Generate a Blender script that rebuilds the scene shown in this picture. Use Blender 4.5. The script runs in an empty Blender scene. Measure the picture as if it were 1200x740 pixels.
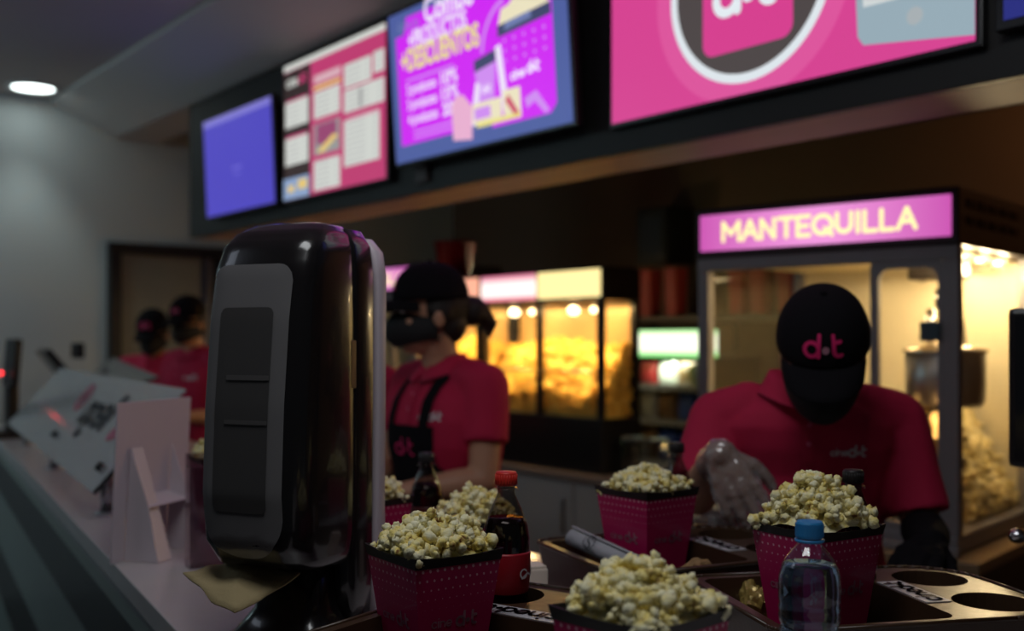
import bpy, bmesh, math, random
import numpy as np
from mathutils import Vector, Matrix, noise
from mathutils.bvhtree import BVHTree
R = math.radians
SC = bpy.context.scene
COL = SC.collection
CAM_H = 1.5; FPX = 1250.0; HORIZON = 400

# ---------------------------------------------------------------- camera, world, exposure, big lights
cam = bpy.data.cameras.new('camera'); camo = bpy.data.objects.new('camera', cam); COL.objects.link(camo)
camo.location = (0, 0, CAM_H); camo.rotation_euler = (R(90), 0, 0)
cam.sensor_width = 36; cam.lens = FPX / 1200 * 36; cam.shift_y = (HORIZON - 370) / 1200
cam.dof.use_dof = True; cam.dof.focus_distance = 1.36; cam.dof.aperture_fstop = 2.7
cam.clip_start = 0.02
SC.camera = camo
w = bpy.data.worlds.new('world'); SC.world = w; w.use_nodes = True
w.node_tree.nodes['Background'].inputs[0].default_value = (0.55, 0.62, 0.7, 1)
w.node_tree.nodes['Background'].inputs[1].default_value = 0.024
SC.view_settings.view_transform = 'Standard'; SC.view_settings.look = 'None'
SC.view_settings.exposure = 0.0; SC.view_settings.gamma = 1; SC.view_settings.use_curve_mapping = False
try:
    SC.cycles.use_denoising = True; SC.cycles.max_bounces = 10; SC.cycles.transparent_max_bounces = 24
    SC.cycles.sample_clamp_indirect = 4
except Exception: pass

def lamp(kind, loc, power, col, size=0.1, size_y=None, target=None, spot=None):
    d = bpy.data.lights.new(kind.lower() + '_light', kind); d.energy = power; d.color = col
    if kind == 'AREA':
        d.size = size
        if size_y: d.shape = 'RECTANGLE'; d.size_y = size_y
    else: d.shadow_soft_size = size
    if spot: d.spot_size = R(spot); d.spot_blend = 0.6
    o = bpy.data.objects.new(kind.lower() + '_light', d); COL.objects.link(o); o.location = loc
    if target is not None:
        o.rotation_euler = (Vector(target) - Vector(loc)).to_track_quat('-Z', 'Y').to_euler()
    return o
# lobby luminaires on the customers' side, behind and left of the camera
lamp('AREA', (-0.1, 0.95, 2.9), 11.5, (0.95, 0.98, 1.0), 0.9, 0.6, (0.15, 1.4, 1.0))
lamp('AREA', (-4.5, 3.8, 2.88), 22.0, (0.66, 0.93, 1.0), 1.2, 0.8, (-3.6, 5.8, 0.9))
lamp('AREA', (-2.3, 1.6, 2.85), 3.0, (0.75, 0.84, 1.0), 1.0, 0.6, (-1.6, 3.2, 1.0))

# ---------------------------------------------------------------- frames
UX, UY = 0.621, -0.784           # along the menu fascia, to the right
NX, NY = 0.784, 0.621            # into the kitchen
FROT = math.atan2(UY, UX)
def F(s, d, z=0): return Vector((s*UX + d*NX, s*UY + d*NY, z))
def fs(px, d):                   # where a picture column meets the plane at distance d
    c = (px - 600) / FPX; Y = d / (NX*c + NY); return Y * (UX*c + UY)
CX, CY = 0.494, -0.8695          # along the service counter
CROT = math.atan2(CY, CX)
def Cc(s, n, z=0): return Vector((s*CX + n*0.8695, s*CY + n*0.494, z))

# ---------------------------------------------------------------- materials
MATS = {}
def mat(name, col, rough=0.5, metal=0.0, emit=None, es=1.0, vary=0.0, vscale=8.0, bump=0.0, bscale=40.0, spec=0.5, trans=0.0, ior=1.45, coat=0.0, sheen=0.0, alpha=1.0, aniso=None):
    if name in MATS: return MATS[name]
    m = bpy.data.materials.new(name); m.use_nodes = True
    nt = m.node_tree; b = nt.nodes['Principled BSDF']
    b.inputs['Base Color'].default_value = (*col, 1); b.inputs['Roughness'].default_value = rough
    b.inputs['Metallic'].default_value = metal; b.inputs['Specular IOR Level'].default_value = spec
    b.inputs['Transmission Weight'].default_value = trans; b.inputs['IOR'].default_value = ior
    b.inputs['Coat Weight'].default_value = coat; b.inputs['Sheen Weight'].default_value = sheen
    b.inputs['Alpha'].default_value = alpha
    if emit: b.inputs['Emission Color'].default_value = (*emit, 1); b.inputs['Emission Strength'].default_value = es
    tc = nt.nodes.new('ShaderNodeTexCoord')
    n = nt.nodes.new('ShaderNodeTexNoise'); n.inputs['Scale'].default_value = vscale; n.inputs['Detail'].default_value = 4
    nt.links.new(tc.outputs['Object'], n.inputs['Vector'])
    if vary > 0:
        mr = nt.nodes.new('ShaderNodeMixRGB'); mr.blend_type = 'MIX'
        mr.inputs[1].default_value = (*[c*(1-vary) for c in col], 1); mr.inputs[2].default_value = (*[min(1, c*(1+vary)) for c in col], 1)
        nt.links.new(n.outputs['Fac'], mr.inputs[0]); nt.links.new(mr.outputs[0], b.inputs['Base Color'])
    if bump > 0:
        n2 = nt.nodes.new('ShaderNodeTexNoise'); n2.inputs['Scale'].default_value = bscale; n2.inputs['Detail'].default_value = 3
        nt.links.new(tc.outputs['Object'], n2.inputs['Vector'])
        bp = nt.nodes.new('ShaderNodeBump'); bp.inputs['Strength'].default_value = bump; bp.inputs['Distance'].default_value = 0.01
        nt.links.new(n2.outputs['Fac'], bp.inputs['Height']); nt.links.new(bp.outputs[0], b.inputs['Normal'])
    MATS[name] = m; return m
def pane_mat(name, tint=(1, 1, 1), gloss=0.08, rough=0.02, haze=0.0):
    if name in MATS: return MATS[name]
    m = bpy.data.materials.new(name); m.use_nodes = True; nt = m.node_tree
    nt.nodes.remove(nt.nodes['Principled BSDF']); out = nt.nodes['Material Output']
    t = nt.nodes.new('ShaderNodeBsdfTransparent'); t.inputs[0].default_value = (*tint, 1)
    g = nt.nodes.new('ShaderNodeBsdfGlossy'); g.inputs[0].default_value = (1, 1, 1, 1); g.inputs[1].default_value = rough
    lw = nt.nodes.new('ShaderNodeLayerWeight'); fr = nt.nodes.new('ShaderNodeMath'); fr.operation = 'POWER'; fr.inputs[1].default_value = 5
    nt.links.new(lw.outputs['Facing'], fr.inputs[0])
    ad = nt.nodes.new('ShaderNodeMath'); ad.operation = 'ADD'; ad.inputs[1].default_value = gloss*.5; ad.use_clamp = True
    mx = nt.nodes.new('ShaderNodeMixShader')
    nt.links.new(fr.outputs[0], ad.inputs[0]); nt.links.new(ad.outputs[0], mx.inputs[0])
    nt.links.new(t.outputs[0], mx.inputs[1]); nt.links.new(g.outputs[0], mx.inputs[2]); nt.links.new(mx.outputs[0], out.inputs[0])
    if haze:
        df = nt.nodes.new('ShaderNodeBsdfDiffuse'); df.inputs[0].default_value = (.8, .8, .82, 1); m2 = nt.nodes.new('ShaderNodeMixShader'); m2.inputs[0].default_value = haze
        nt.links.new(mx.outputs[0], m2.inputs[1]); nt.links.new(df.outputs[0], m2.inputs[2]); nt.links.new(m2.outputs[0], out.inputs[0])
    MATS[name] = m; return m
def emi(name, col, s=1.0): return mat(name, tuple(c*0.1 for c in col), 0.35, emit=col, es=s)

def dots_material():
    m = mat('bucket_print', (0.33, 0.005, 0.048), 0.42, coat=0.2)
    nt = m.node_tree; b = nt.nodes['Principled BSDF']
    uv = nt.nodes.new('ShaderNodeUVMap')
    sep = nt.nodes.new('ShaderNodeSeparateXYZ'); nt.links.new(uv.outputs[0], sep.inputs[0])
    def M(op, a, bb=None):
        n = nt.nodes.new('ShaderNodeMath'); n.operation = op
        for i, v in enumerate((a, bb)):
            if v is None: continue
            if isinstance(v, (int, float)): n.inputs[i].default_value = v
            else: nt.links.new(v, n.inputs[i])
        return n.outputs[0]
    u = M('MULTIPLY', sep.outputs[0], 12.0); v = M('MULTIPLY', sep.outputs[1], 15.0)
    row = M('FLOOR', v); off = M('MULTIPLY', M('MODULO', row, 2.0), 0.5)
    fu = M('SUBTRACT', M('FRACT', M('ADD', u, off)), 0.5); fv = M('SUBTRACT', M('FRACT', v), 0.5)
    dist = M('SQRT', M('ADD', M('MULTIPLY', fu, fu), M('MULTIPLY', fv, fv)))
    rad = M('MAXIMUM', M('MULTIPLY', M('SUBTRACT', row, 8.0), 0.034), 0.0)
    mask = M('LESS_THAN', dist, rad)
    mx = nt.nodes.new('ShaderNodeMixRGB'); mx.inputs[1].default_value = (0.47, 0.008, 0.10, 1); mx.inputs[2].default_value = (0.75, 0.42, 0.52, 1)
    nt.links.new(mask, mx.inputs[0]); nt.links.new(mx.outputs[0], b.inputs['Base Color'])
    return m
def popcorn_material(name, a, b_, dark, scale=55):
    m = mat(name, a, 0.65, bump=0.3, bscale=220)
    nt = m.node_tree; b = nt.nodes['Principled BSDF']
    b.inputs['Subsurface Weight'].default_value = 0.0
    tc = nt.nodes.new('ShaderNodeTexCoord'); n = nt.nodes.new('ShaderNodeTexNoise'); n.inputs['Scale'].default_value = scale
    nt.links.new(tc.outputs['Object'], n.inputs['Vector'])
    r = nt.nodes.new('ShaderNodeValToRGB'); e = r.color_ramp.elements
    e[0].position = 0.27; e[0].color = (*dark, 1); e[1].position = 0.62; e[1].color = (*a, 1)
    x = r.color_ramp.elements.new(0.36); x.color = (*b_, 1)
    nt.links.new(n.outputs['Fac'], r.inputs[0]); nt.links.new(r.outputs[0], b.inputs['Base Color'])
    return m
BLACKP = mat('black_plastic', (0.012, 0.011, 0.012), 0.28, bump=0.02)
BLACKM = mat('black_matte', (0.012, 0.011, 0.012), 0.6, bump=0.05)
WHITEP = mat('white_plastic', (0.75, 0.75, 0.76), 0.4, vary=0.03)
STEEL = mat('brushed_steel', (0.42, 0.42, 0.44), 0.35, metal=1.0, vary=0.08, vscale=30)
CHROME = mat('chrome', (0.8, 0.8, 0.82), 0.12, metal=1.0)
DOTS = dots_material()
PINKLOGO = mat('pink_logo', (0.75, 0.02, 0.16), 0.5)
WHITELOGO = mat('white_print', (0.7, 0.66, 0.68), 0.5)
DIMLOGO = mat('pale_pink_print', (0.45, 0.20, 0.27), 0.5)
POP = popcorn_material('buttered_popcorn', (0.94, 0.90, 0.62), (0.90, 0.74, 0.22), (0.22, 0.09, 0.02))
POPK = popcorn_material('popcorn_in_kettle_cabinet', (0.85, 0.74, 0.44), (0.75, 0.58, 0.2), (0.5, 0.3, 0.08), 30)
POPO = popcorn_material('caramel_popcorn', (0.95, 0.66, 0.16), (0.92, 0.52, 0.07), (0.55, 0.22, 0.02), 30)

# ---------------------------------------------------------------- object helpers
def setp(o, label=None, cat=None, group=None, kind=None):
    if label: o['label'] = label
    if cat: o['category'] = cat
    if group: o['group'] = group
    if kind: o['kind'] = kind
    return o
def thing(name, label, cat, loc=(0, 0, 0), rz=0.0, group=None):
    o = bpy.data.objects.new(name, None); o.empty_display_size = 0.1; COL.objects.link(o)
    o.location = loc; o.rotation_euler = (0, 0, rz); return setp(o, label, cat, group)
def link(name, me, m, parent=None, smooth=False, label=None):
    if isinstance(m, (list, tuple)):
        for k in m: me.materials.append(k)
    else: me.materials.append(m)
    if smooth:
        for p in me.polygons: p.use_smooth = True
    o = bpy.data.objects.new(name, me); COL.objects.link(o)
    if parent: o.parent = parent
    if label: o['label'] = label
    return o
def obj(name, bm, m, parent=None, smooth=False, label=None, recalc=True):
    if recalc: bmesh.ops.recalc_face_normals(bm, faces=bm.faces)
    me = bpy.data.meshes.new(name); bm.to_mesh(me); bm.free()
    return link(name, me, m, parent, smooth, label)
def struct(name, bm, m, parent=None, smooth=False):
    o = obj(name, bm, m, parent, smooth)
    if not parent: o['kind'] = 'structure'
    return o
def NB(): return bmesh.new()
def box(bm, x0, x1, y0, y1, z0, z1, bev=0.0, M=None, seg=2):
    r = bmesh.ops.create_cube(bm, size=1); vs = r['verts']
    for v in vs: v.co = Vector(((x0+x1)/2 + v.co.x*(x1-x0), (y0+y1)/2 + v.co.y*(y1-y0), (z0+z1)/2 + v.co.z*(z1-z0)))
    if bev > 0:
        es = list({e for v in vs for e in v.link_edges})
        rr = bmesh.ops.bevel(bm, geom=es, offset=bev, segments=seg, affect='EDGES', profile=0.6)
        vs = list({v for f in rr['faces'] for v in f.verts} | {v for v in vs if v.is_valid})
    if M: 
        for v in vs: v.co = M @ v.co
    return vs
def cyl(bm, p, q, r, r2=None, n=16):
    p = Vector(p); q = Vector(q); r2 = r if r2 is None else r2
    d = q - p; L = d.length
    if L < 1e-6: return
    Mx = Matrix.Translation((p+q)/2) @ d.to_track_quat('Z', 'Y').to_matrix().to_4x4()
    bmesh.ops.create_cone(bm, cap_ends=True, segments=n, radius1=r, radius2=r2, depth=L, matrix=Mx)
def ball(bm, c, r, M=None, u=16, v=10):
    if isinstance(r, (int, float)): r = (r, r, r)
    Mx = Matrix.Translation(Vector(c)) @ Matrix.Diagonal((*r, 1))
    if M: Mx = M @ Mx
    bmesh.ops.create_uvsphere(bm, u_segments=u, v_segments=v, radius=1, matrix=Mx)
def chain(bm, pts, rad, n=14):
    for i, p in enumerate(pts): ball(bm, p, rad[i], u=n, v=8)
    for i in range(len(pts)-1): cyl(bm, pts[i], pts[i+1], rad[i], rad[i+1], n)
def lathe(bm, prof, n=28, c=(0, 0, 0)):
    rings = []
    for (r, z) in prof:
        if r < 1e-5: rings.append([bm.verts.new((c[0], c[1], c[2]+z))])
        else: rings.append([bm.verts.new((c[0]+r*math.cos(2*math.pi*k/n), c[1]+r*math.sin(2*math.pi*k/n), c[2]+z)) for k in range(n)])
    for a, b in zip(rings, rings[1:]):
        for k in range(n):
            k2 = (k+1) % n
            if len(a) == 1 and len(b) == 1: continue
            if len(a) == 1: bm.faces.new((a[0], b[k2], b[k]))
            elif len(b) == 1: bm.faces.new((a[k], a[k2], b[0]))
            else: bm.faces.new((a[k], a[k2], b[k2], b[k]))
def loft(bm, rings, cap=True):
    vr = [[bm.verts.new(p) for p in r] for r in rings]; n = len(vr[0])
    for a, b in zip(vr, vr[1:]):
        for k in range(n):
            bm.faces.new((a[k], a[(k+1) % n], b[(k+1) % n], b[k]))
    if cap: bm.faces.new(vr[0][::-1]); bm.faces.new(vr[-1])
    return vr
def ell(c, a, b, n=28, p=2.4):
    out = []
    for k in range(n):
        t = 2*math.pi*k/n; ct, st = math.cos(t), math.sin(t)
        out.append(Vector((c[0] + a*math.copysign(abs(ct)**(2/p), ct), c[1] + b*math.copysign(abs(st)**(2/p), st), c[2])))
    return out
def prism(bm, pts, z0, z1):
    lo = [bm.verts.new((x, y, z0)) for x, y in pts]; hi = [bm.verts.new((x, y, z1)) for x, y in pts]; n = len(pts)
    bm.faces.new(lo[::-1]); bm.faces.new(hi)
    for k in range(n): bm.faces.new((lo[k], lo[(k+1) % n], hi[(k+1) % n], hi[k]))
def rquad(x0, x1, z0, z1, r, n=6):
    o = []
    for cx, cz, a0 in ((x1-r, z1-r, 0), (x0+r, z1-r, 90), (x0+r, z0+r, 180), (x1-r, z0+r, 270)):
        for k in range(n+1):
            a = R(a0 + 90*k/n); o.append((cx + r*math.cos(a), cz + r*math.sin(a)))
    return o
def flat(bm, pts, y=0.0, mi=0):       # polygon in the x-z plane facing -y
    f = bm.faces.new([bm.verts.new((x, y, z)) for x, z in pts]); f.material_index = mi
    f.normal_update()
    if f.normal.y > 0: f.normal_flip()
    return f
def rect(bm, x0, x1, z0, z1, y=0.0, mi=0): return flat(bm, [(x0, z0), (x1, z0), (x1, z1), (x0, z1)], y, mi)
def bake(name, bm, voxel, smooth=3, fac=0.5):
    me = bpy.data.meshes.new(name); bmesh.ops.recalc_face_normals(bm, faces=bm.faces); bm.to_mesh(me); bm.free()
    o = bpy.data.objects.new(name, me); COL.objects.link(o)
    a = o.modifiers.new('r', 'REMESH'); a.mode = 'VOXEL'; a.voxel_size = voxel
    if smooth:
        s = o.modifiers.new('s', 'SMOOTH'); s.factor = fac; s.iterations = smooth
    dg = bpy.context.evaluated_depsgraph_get(); out = bpy.data.meshes.new_from_object(o.evaluated_get(dg))
    bpy.data.objects.remove(o); bpy.data.meshes.remove(me)
    for p in out.polygons: p.use_smooth = True
    out.materials.clear(); out.name = name
    return out
def copy_tree(o, parent=None):
    c = o.copy(); COL.objects.link(c)
    if parent: c.parent = parent
    for ch in list(o.children): copy_tree(ch, c)
    return c

# ---------------------------------------------------------------- lettering
def arc(cx, cy, r, a0, a1, n=14): return [(cx + r*math.cos(R(a0+(a1-a0)*k/n)), cy + r*math.sin(R(a0+(a1-a0)*k/n))) for k in range(n+1)]
GL = {
 'c': (0.95, [arc(.45, .45, .4, 45, 315)]), 'i': (0.35, [[(.12, .05), (.12, .85)], [(.12, 1.25), (.12, 1.26)]]),
 'n': (1.0, [[(.1, .05), (.1, .85)], arc(.45, .45, .35, 180, 0) + [(.8, .05)]]),
 'e': (1.0, [[(.06, .42), (.84, .42)], arc(.45, .45, .4, 0, 310)]),
 'o': (1.0, [arc(.45, .45, .4, 0, 360, 20)]), 'd': (1.08, [arc(.45, .45, .4, 0, 360, 20), [(.85, .05), (.85, 1.3)]]),
 '.': (0.5, [[(.17, .42), (.18, .42)], [(.17, .45), (.18, .45)]]), 't': (0.75, [[(.15, 1.25), (.15, .35)] + arc(.45, .35, .3, 180, 290, 8), [(.15, .85), (.55, .85)]]),
 'l': (0.35, [[(.1, .05), (.1, 1.3)]]), 'a': (1.0, [arc(.42, .42, .36, 0, 360, 20), [(.8, .05), (.8, .8)]]),
 'g': (1.0, [arc(.42, .42, .36, 0, 360, 20), [(.8, .8), (.8, -.1)] + arc(.45, -.1, .35, 0, -140, 8)]),
 'M': (1.15, [[(.05, 0), (.05, 1), (.5, .35), (.95, 1), (.95, 0)]]), 'A': (1.0, [[(.02, 0), (.42, 1), (.82, 0)], [(.2, .35), (.64, .35)]]),
 'N': (1.0, [[(.05, 0), (.05, 1), (.75, 0), (.75, 1)]]), 'T': (.95, [[(0, 1), (.8, 1)], [(.4, 1), (.4, 0)]]),
 'E': (.85, [[(.65, 1), (.05, 1), (.05, 0), (.65, 0)], [(.05, .5), (.55, .5)]]), 'Q': (1.15, [arc(.48, .5, .47, 0, 360, 20), [(.6, .3), (.95, -.05)]]),
 'U': (1.0, [[(.05, 1), (.05, .4)] + arc(.4, .4, .35, 180, 360, 10) + [(.75, 1)]]), 'I': (.35, [[(.08, 0), (.08, 1)]]), 'L': (.8, [[(.05, 1), (.05, 0), (.6, 0)]]),
 'S': (.9, [arc(.4, .73, .27, 30, 270, 10) + arc(.4, .23, .25, 90, -150, 10)[1:]]),
}
def strokes(word, h, lw, centre=True):
    x = 0; out = []
    for ch in word:
        adv, ps = GL[ch]
        big = 1.7 if ch == '.' else 1.0
        for p in ps: out.append(([(x + a*h, b*h) for a, b in p], lw*big))
        x += adv*h
    if centre: out = [([(a - x/2, b) for a, b in p], l) for p, l in out]
    return out
def lettering(bm, sts, fn, mi=0, step=None):
    """flat rounded strokes; fn maps (u, v) to a point in space"""
    def poly(ps):
        try: bm.faces.new([bm.verts.new(fn(a, b)) for a, b in ps]).material_index = mi
        except ValueError: pass
    for pts, lw in sts:
        r = lw/2
        for (x, y) in pts: poly([(x + r*math.cos(k*math.pi/5), y + r*math.sin(k*math.pi/5)) for k in range(10)])
        for (a, b), (c, d) in zip(pts, pts[1:]):
            L = math.hypot(c-a, d-b)
            if L < 1e-7: continue
            nseg = max(1, int(L/step)) if step else 1
            nx, ny = -(d-b)/L*r, (c-a)/L*r
            for k in range(nseg):
                t0, t1 = k/nseg, (k+1)/nseg
                ax, ay, cx, cy = a+(c-a)*t0, b+(d-b)*t0, a+(c-a)*t1, b+(d-b)*t1
                poly([(ax-nx, ay-ny), (cx-nx, cy-ny), (cx+nx, cy+ny), (ax+nx, ay+ny)])
def font(bm, body, size, x, z, y=-0.002, mi=0, off=0.0, width=None, shear=0.0):
    cu = bpy.data.curves.new('t', 'FONT'); cu.body = body; cu.size = size; cu.offset = off; cu.shear = shear
    o = bpy.data.objects.new('t', cu); COL.objects.link(o)
    dg = bpy.context.evaluated_depsgraph_get(); me = bpy.data.meshes.new_from_object(o.evaluated_get(dg))
    xs = [v.co.x for v in me.vertices] or [0, 1]; k = (width/(max(xs)-min(xs))) if width else 1
    vs = [bm.verts.new((x + (v.co.x-min(xs))*k, y, z + v.co.y)) for v in me.vertices]
    for p in me.polygons:
        try: bm.faces.new([vs[i] for i in p.vertices]).material_index = mi
        except ValueError: pass
    bpy.data.objects.remove(o); bpy.data.meshes.remove(me); bpy.data.curves.remove(cu)

# ---------------------------------------------------------------- popcorn
def kernel(seed, sub):
    rnd = random.Random(seed); V = []; Fc = []
    bm = bmesh.new(); bmesh.ops.create_icosphere(bm, subdivisions=sub, radius=1)
    base = [v.co.copy() for v in bm.verts]; faces = [[v.index for v in f.verts] for f in bm.faces]; bm.free()
    for k in range(rnd.randint(6, 8)):
        d = Vector((rnd.gauss(0, 1), rnd.gauss(0, 1), rnd.gauss(0, 1))).normalized()
        c = d * rnd.uniform(0.42, 0.78) if k else Vector((0, 0, 0)); r = rnd.uniform(0.26, 0.54)
        n0 = len(V); sq = (rnd.uniform(.7, 1.25), rnd.uniform(.6, 1.1))
        for v in base:
            q = Vector((v.x*r, v.y*r*sq[0], v.z*r*sq[1])) * (1 + 0.55*noise.noise(v*2.1 + Vector((seed*3.1 + k, 0, 0))))
            V.append(c + q)
        Fc += [[i+n0 for i in f] for f in faces]
    return np.array([tuple(v) for v in V]), np.array(Fc)
KERN = {s: [kernel(i+1, s) for i in range(7)] for s in (1, 2)}
def kernels_mesh(name, places, sub=2, seed=0, extra=None):
    """places: list of (x, y, z, radius)"""
    rnd = random.Random(seed); VV = []; FF = []; n0 = 0
    if extra:
        VV.append(np.array(extra[0], float)); FF += extra[1]; n0 = len(extra[0])
    for (x, y, z, r) in places:
        kv, kf = KERN[sub][rnd.randrange(7)]
        q = Matrix.Rotation(rnd.uniform(0, 6.28), 3, Vector((rnd.gauss(0, 1), rnd.gauss(0, 1), rnd.gauss(0, 1))).normalized())
        VV.append(kv @ np.array(q).T * r + np.array((x, y, z))); FF += (kf + n0).tolist(); n0 += len(kv)
    me = bpy.data.meshes.new(name); me.from_pydata(np.concatenate(VV).tolist(), [], FF); me.update()
    return me

# ================================================================ SETTING
WALLM = mat('painted_wall', (0.62, 0.66, 0.66), 0.75, bump=0.05, bscale=120, vary=0.03, vscale=2)
CEILM = mat('painted_ceiling', (0.60, 0.57, 0.56), 0.8, vary=0.03, vscale=2)
DARKW = mat('brown_back_wall', (0.16, 0.095, 0.06), 0.7, vary=0.12, vscale=3)
FLOORM = mat('dark_floor_tile', (0.05, 0.045, 0.045), 0.35, vary=0.2, vscale=1.5)
bm = NB(); box(bm, -6.5, 4.5, -2.0, 9.0, -0.05, 0); struct('floor', bm, FLOORM)
bm = NB(); box(bm, -6.5, 4.5, -2.0, 9.0, 2.95, 3.0); struct('ceiling', bm, CEILM)
# far wall (perpendicular to the fascia) at u-distance 6.73; in the F frame it is the plane s = -6.73
def fbox(bm, s0, s1, d0, d1, z0, z1, bev=0):
    M = Matrix.Rotation(FROT, 4, 'Z'); return box(bm, s0, s1, d0, d1, z0, z1, bev, M)
bm = NB(); fbox(bm, -6.85, -6.73, -2.2, 5.3, 0, 2.95); struct('wall_far', bm, WALLM)
bm = NB(); fbox(bm, -6.73, 0.9, 4.75, 4.85, 0, 2.95); struct('wall_back', bm, DARKW)
bm = NB(); fbox(bm, 0.9, 1.0, 2.6, 4.85, 0, 2.95); struct('wall_right', bm, DARKW)
bm = NB(); loft(bm, [[F(s_, 1.8, 2.95), F(s_, 1.8, 2.925), F(s_, 2.18, 2.76), F(s_, 2.46, 2.76), F(s_, 2.46, 2.95)] for s_ in (-6.73, 1.0)]); struct('trim_1', bm, CEILM)       # dropped soffit over the menu boards
bm = NB(); fbox(bm, -6.73, 0.9, 2.46, 4.75, 2.86, 2.95); struct('trim_2', bm, mat('kitchen_ceiling', (0.05, 0.04, 0.035), 0.8))

# door in the far wall: frame, slab, handle
dx0 = 2.62; dr = F(-6.73, 0, 0)
# wall d coordinate of picture column c on plane s=-6.73:  point*(UX,UY) = -6.73
def wd(px):
    c = (px-600)/FPX; Y = -6.73/(c*UX + UY); return Y*(c*NX + NY)
da, db = wd(125), wd(262)
FR = Matrix.Rotation(FROT, 4, 'Z')
bm = NB()
def fb2(bm, d0, d1, z0, z1, s0, s1, bev=0.0): box(bm, s0, s1, d0, d1, z0, z1, bev, FR)
fb2(bm, da, da+.07, 0, 2.10, -6.73, -6.66); fb2(bm, db-.07, db, 0, 2.10, -6.73, -6.66); fb2(bm, da, db, 2.04, 2.11, -6.73, -6.655)
door = struct('door_1', bm, mat('door_frame_black', (0.012, 0.012, 0.014), 0.45))
bm = NB(); fb2(bm, da+.07, db-.17, 0.01, 2.04, -6.725, -6.69, 0.004); struct('door_slab', bm, mat('door_slab_grey', (0.28, 0.27, 0.22), 0.6, vary=.05), door)
bm = NB(); fb2(bm, db-.16, db-.13, 0.01, 2.04, -6.725, -6.68); struct('door_edge', bm, mat('door_edge_blue', (0.03, 0.05, 0.11), 0.4), door)
bm = NB(); cyl(bm, F(-6.67, db-.24, 1.05), F(-6.62, db-.24, 1.05), .011); cyl(bm, F(-6.625, db-.24, 1.05), F(-6.625, db-.36, 1.05), .009); struct('door_handle', bm, CHROME, door, True)

# recessed downlight
t = thing('ceiling_downlight', 'round white recessed light glowing in the ceiling near the far wall', 'light', (-2.73, 6.08, 2.95))
bm = NB(); lathe(bm, [(.115, 0), (.14, 0), (.145, -.008), (.12, -.014), (.112, -.004)], 32); obj('trim_ring', bm, WHITEP, t, True)
bm = NB(); lathe(bm, [(0, -.006), (.114, -.005)], 32); obj('lens', bm, emi('downlight_lens', (0.86, 1.0, 0.97), 6.0), t, True)
l = lamp('SPOT', (-2.73, 6.08, 2.9), 9, (0.84, 1.0, 0.97), .1, target=(-2.73, 6.08, 0), spot=75)

# ================================================================ MENU FASCIA
FX = 2.195; Z0 = 2.05
fa = thing('menu_fascia', 'long black overhead fascia box carrying the lit menu screens', 'fascia', (0, 0, 0), FROT)
s0, s1 = fs(222, FX), 0.55
bm = NB(); box(bm, s0, s1, FX, FX+.03, Z0, 2.755, .003); obj('front_panel', bm, mat('fascia_black', (0.016, 0.015, 0.015), 0.5, vary=.2, vscale=2), fa)
bm = NB(); box(bm, s0, s1, FX+.03, FX+.255, Z0, Z0+.03, .003); obj('underside', bm, mat('fascia_underside', (0.42, 0.31, 0.27), 0.55, vary=.1), fa)
bm = NB(); box(bm, s0, s1, FX+.225, FX+.255, Z0+.03, 2.755, .002); box(bm, s0, s0+.03, FX+.03, FX+.225, Z0+.03, 2.755); obj('back_panel', bm, mat('fascia_back', (0.02, 0.018, 0.018), 0.6), fa)

def screen_root(name, label, cat, pl, pr, zb, tilt=0.0, out=.035):
    a, b = fs(pl, FX-out), fs(pr, FX-out)
    t = thing(name, label, cat, F((a+b)/2, FX-out, zb), FROT)
    t.rotation_euler = (R(tilt), 0, FROT); return t, b-a
def housing(t, W, H, depth=.034, m=None, edge=.012):
    bm = NB(); box(bm, -W/2-edge, W/2+edge, 0.003, depth, -edge, H+edge, .004); return obj('housing', bm, m or BLACKP, t)

# --- blue screen (leftmost)
t, W = screen_root('menu_screen', 'plain blue-violet lit screen, leftmost on the black fascia', 'screen', 243, 322, 2.125, 2.5, .055)
H = .475; housing(t, W, H)
bm = NB(); rect(bm, -W/2, W/2, 0, H, 0); obj('display', bm, emi('blue_display', (0.075, 0.06, 0.50), 1.0), t)
bm = NB(); rect(bm, -W/2, W/2, H*.93, H, -.001); obj('top_strip', bm, emi('blue_display_strip', (0.20, 0.18, 0.60), 1.0), t)
bm = NB(); rect(bm, -.06, .05, H*.42, H*.45, -.001); rect(bm, -.04, .03, H*.36, H*.38, -.001); obj('display_text', bm, emi('blue_display_text', (0.14, 0.12, 0.6), 1.0), t)

# --- pink price list light box
t, W = screen_root('menu_light_box', 'pink and white price list box between the blue and purple screens', 'sign', 333, 452, 2.125, 0, .04)
H = .595; housing(t, W, H, .038)
def P(u0, u1, v0, v1, y, mi, bm): rect(bm, -W/2+u0*W, -W/2+u1*W, v0*H, v1*H, y, mi)
MB_ = [emi('mb_pink', (0.50, 0.045, 0.16)), emi('mb_white', (0.62, 0.64, 0.60)), emi('mb_black', (0.035, 0.022, 0.022)),
       emi('mb_pale', (0.66, 0.40, 0.46)), emi('mb_grey', (0.30, 0.30, 0.30)), emi('mb_yellow', (0.75, 0.55, 0.18)), emi('mb_blue', (0.25, 0.35, 0.55)), emi('mb_magenta', (0.30, 0.06, 0.16)), emi('mb_text', (0.42, 0.42, 0.42))]
bm = NB(); P(0, 1, 0, 1, 0, 0, bm); obj('backlit_print', bm, MB_, t)
bm = NB(); P(0, 1, .955, 1.0, -.001, 1, bm); obj('top_light_strip', bm, MB_, t)
bm = NB()
P(0, .29, .0, .95, -.001, 2, bm); P(.0, .28, .0, .155, -.002, 6, bm); P(.05, .12, .05, .1, -.003, 5, bm); P(.16, .26, .06, .13, -.003, 5, bm)
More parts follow.
